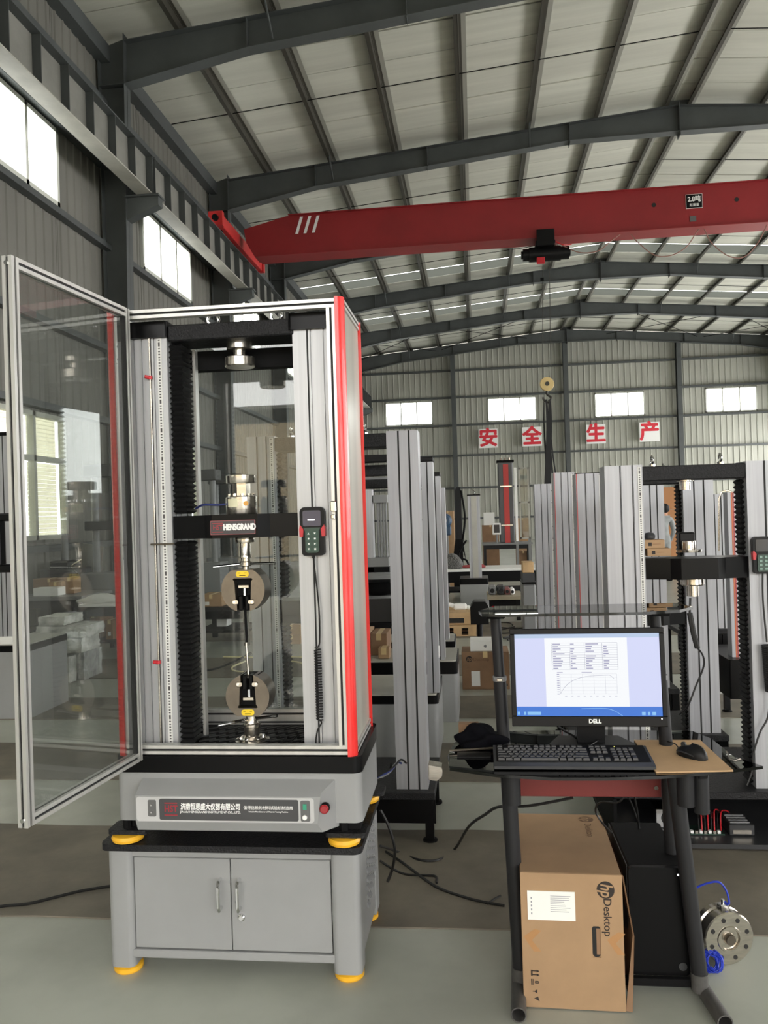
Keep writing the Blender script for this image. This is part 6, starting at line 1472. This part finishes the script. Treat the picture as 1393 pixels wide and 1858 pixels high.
# wall-side frames seen through the rear pane
for k, (px, Yt) in enumerate(((345, 13.0), (395, 14.5), (230-55, 11.0))):
    x = edge(px, 1000, Yt); t = thing('tall_frame_machine', ['grey twin post test frame behind the inner glass, left of centre', 'grey twin post test frame behind the upper grip', 'thin grey test frame behind the red post of the door side'][k], 'machine', (x, Yt, 0), 'far test frames near the left wall')
    for dx_ in (0, .42): MB().cyl((x+dx_, Yt, .85), (x+dx_, Yt, 2.25), .05, 12).obj('post', GREYD, t)
    Bx((x-.1, Yt-.15, 2.2), (x+.52, Yt+.15, 2.38), 'head_beam', PLASG, t, .01); Bx((x-.1, Yt-.15, 1.45), (x+.52, Yt+.15, 1.58), 'crosshead', PLASG, t, .01); Bx((x-.15, Yt-.2, 0), (x+.57, Yt+.25, .85), 'base', GREYD, t, .01)
# big cardboard stack far right and the worker
YV = 20.5
for k, (a, b, c, d, lb) in enumerate(((1194, 1228, 925, 1005, 'tall brown cardboard stack in the distance, lower one behind the worker'), (1197, 1228, 884, 925, 'orange-brown cardboard sheet stack, upper one behind the worker'))):
    carton(lb, a, b, c, d, YV, .8, mat('cardboard_orange', (182, 130, 88), .8), z0=(0 if k == 0 else zat(1212, 924, YV)), tape=False)
t = thing('grey_cabinet', 'grey metal cabinet in the distance between the right row columns', 'cabinet', (edge(1314, 960, 15), 15, 0)); xa, xb = edge(1302, 960, 15), edge(1322, 960, 15)
Bx((xa, 15, .9), (xb, 15.5, zat(1312, 942, 15)), 'cabinet', GREYD, t, .01); Bx((xa, 15, 0), (xb, 15.5, .9), 'lower_case', CARDD, t, .01); Bx((xa+.04, 15.05, zat(1312, 942, 15)), (xa+.1, 15.2, zat(1312, 912, 15)), 'column', WHT, t); Bx((xa+.1, 15.02, zat(1312, 938, 15)), (xb, 15.3, zat(1312, 927, 15)), 'instrument', PAPER, t)
carton('tan open carton on the floor seen past the right machines', 1300, 1318, 1117, 1152, 10.2, .35, CARDD, z0=0)
o = Bx((edge(1312, 1062, 13), 13, .0), (edge(1330, 1062, 13), 13.4, zat(1320, 1046, 13)), 'black_case', BLK, bev=.01) ; tag(o, 'black case far behind the second right column', 'case')
# ------------------------------------------------------------------ worker
def worker():
    Yw = 17.3; hx = edge(1203, 925, Yw); zt = zat(1203, 915, Yw)
    H = zt; 
    t = thing('person', 'person with black hair in grey work clothes standing among the machines, turned away', 'person', (hx, Yw, 0))
    me = bpy.data.meshes.new('body'); J = {}
    V = []; Ed = []; Rr = []
    def v(x, y, z, r): V.append((hx+x, Yw+y, z*H/1.75)); Rr.append(r); return len(V)-1
    pel = v(.03, 0, .95, .15); wst = v(.03, 0, 1.08, .14); chs = v(.04, .0, 1.28, .165); shc = v(.03, 0, 1.42, .12); nk = v(0, 0, 1.5, .055); hd0 = v(-.02, -.01, 1.58, .085); hd1 = v(-.02, -.01, 1.67, .085)
    Ed += [(pel, wst), (wst, chs), (chs, shc), (shc, nk), (nk, hd0), (hd0, hd1)]
    for s in (-1, 1):
        sh = v(.03+s*.19, 0, 1.40, .07); el = v(.04+s*.25, .03, 1.14, .05); wr = v(.05+s*.25, -.10, .93, .034); hn = v(.05+s*.25, -.13, .86, .036)
        Ed += [(shc, sh), (sh, el), (el, wr), (wr, hn)]
        hp = v(.03+s*.09, 0, .88, .095); kn = v(.03+s*.1, -.02, .5, .065); an = v(.03+s*.1, .02, .09, .045); to = v(.03+s*.11, -.13, .04, .04)
        Ed += [(pel, hp), (hp, kn), (kn, an), (an, to)]
    me.from_pydata([(a-hx, b-Yw, c) for a, b, c in V], Ed, []); o = bpy.data.objects.new('body', me); COL.objects.link(o); WO[o.name] = Vector((hx, Yw, 0))
    sm = o.modifiers.new('s', 'SKIN'); 
    for i, sv in enumerate(me.skin_vertices[0].data): sv.radius = (Rr[i], Rr[i]*(.75 if i in (pel, wst, chs, shc) else 1)); sv.use_root = (i == pel)
    ss = o.modifiers.new('u', 'SUBSURF'); ss.levels = 2; ss.render_levels = 2
    bpy.context.view_layer.update(); m2 = bpy.data.meshes.new_from_object(o.evaluated_get(bpy.context.evaluated_depsgraph_get()))
    o.modifiers.clear(); o.data = m2; o.parent = t
    for mm_ in (GREYC, SKIN): m2.materials.append(mm_)
    for p in m2.polygons:
        p.use_smooth = True; z = p.center.z*1.75/H; p.material_index = 1 if (z > 1.475 or (z < .91 and abs(p.center.x-.05) > .2 and z > .75)) else 0
    hb_ = bmesh.new(); bmesh.ops.create_icosphere(hb_, subdivisions=3, radius=1)
    for q in hb_.verts:
        d = q.co.copy()
        if d.z < -.2 and d.y < -.1: d = d*.9
        q.co = Vector((hx-.02+d.x*.1, Yw+.0+d.y*.112+.012, 1.655*H/1.75+d.z*.105))
    for f in [f for f in hb_.faces if f.calc_center_median().z < 1.60*H/1.75 and f.calc_center_median().y < Yw+.02]: hb_.faces.remove(f)
    mb = MB(); mb.merge(hb_); mb.obj('hair', HAIR, t, ang=80)
    for s in (-1, 1): MB().box((hx-.02+s*.035-.012, Yw-.1, 1.62*H/1.75), (hx-.02+s*.035+.012, Yw-.088, 1.63*H/1.75), .003).obj('eye', HAIR, t)
    MB().cyl((hx-.02, Yw-.09, 1.61*H/1.75), (hx-.02, Yw-.115, 1.585*H/1.75), .006, 8, r2=.014).obj('nose', SKIN, t)
    for s in (-1, 1):
        MB().box((hx-.02+s*.098-.008, Yw-.02, 1.58*H/1.75), (hx-.02+s*.098+.008, Yw+.02, 1.64*H/1.75), .006).obj('ear', SKIN, t)
        for f in range(5):
            MB().tube([(hx+.05+s*.25-.024+.012*f, Yw-.12, .855*H/1.75), (hx+.05+s*.25-.026+.013*f, Yw-.15, (.82-.005*(f % 3))*H/1.75), (hx+.05+s*.25-.026+.013*f, Yw-.15, (.79+(.03 if f == 0 else 0))*H/1.75)], .0075, 6).obj('finger', SKIN, t)
        Bx((hx+.03+s*.11-.05, Yw-.2, 0), (hx+.03+s*.11+.05, Yw+.08, .08), 'shoe', BLKM, t, .02)
    t.rotation_euler.z = math.radians(195)
    MB().prism([(hx-.1, 1.49*H/1.75), (hx+.1, 1.49*H/1.75), (hx+.13, 1.43*H/1.75), (hx-.1, 1.43*H/1.75)], Yw-.08, Yw+.09, 'y').obj('collar', GREYC, t)
worker()
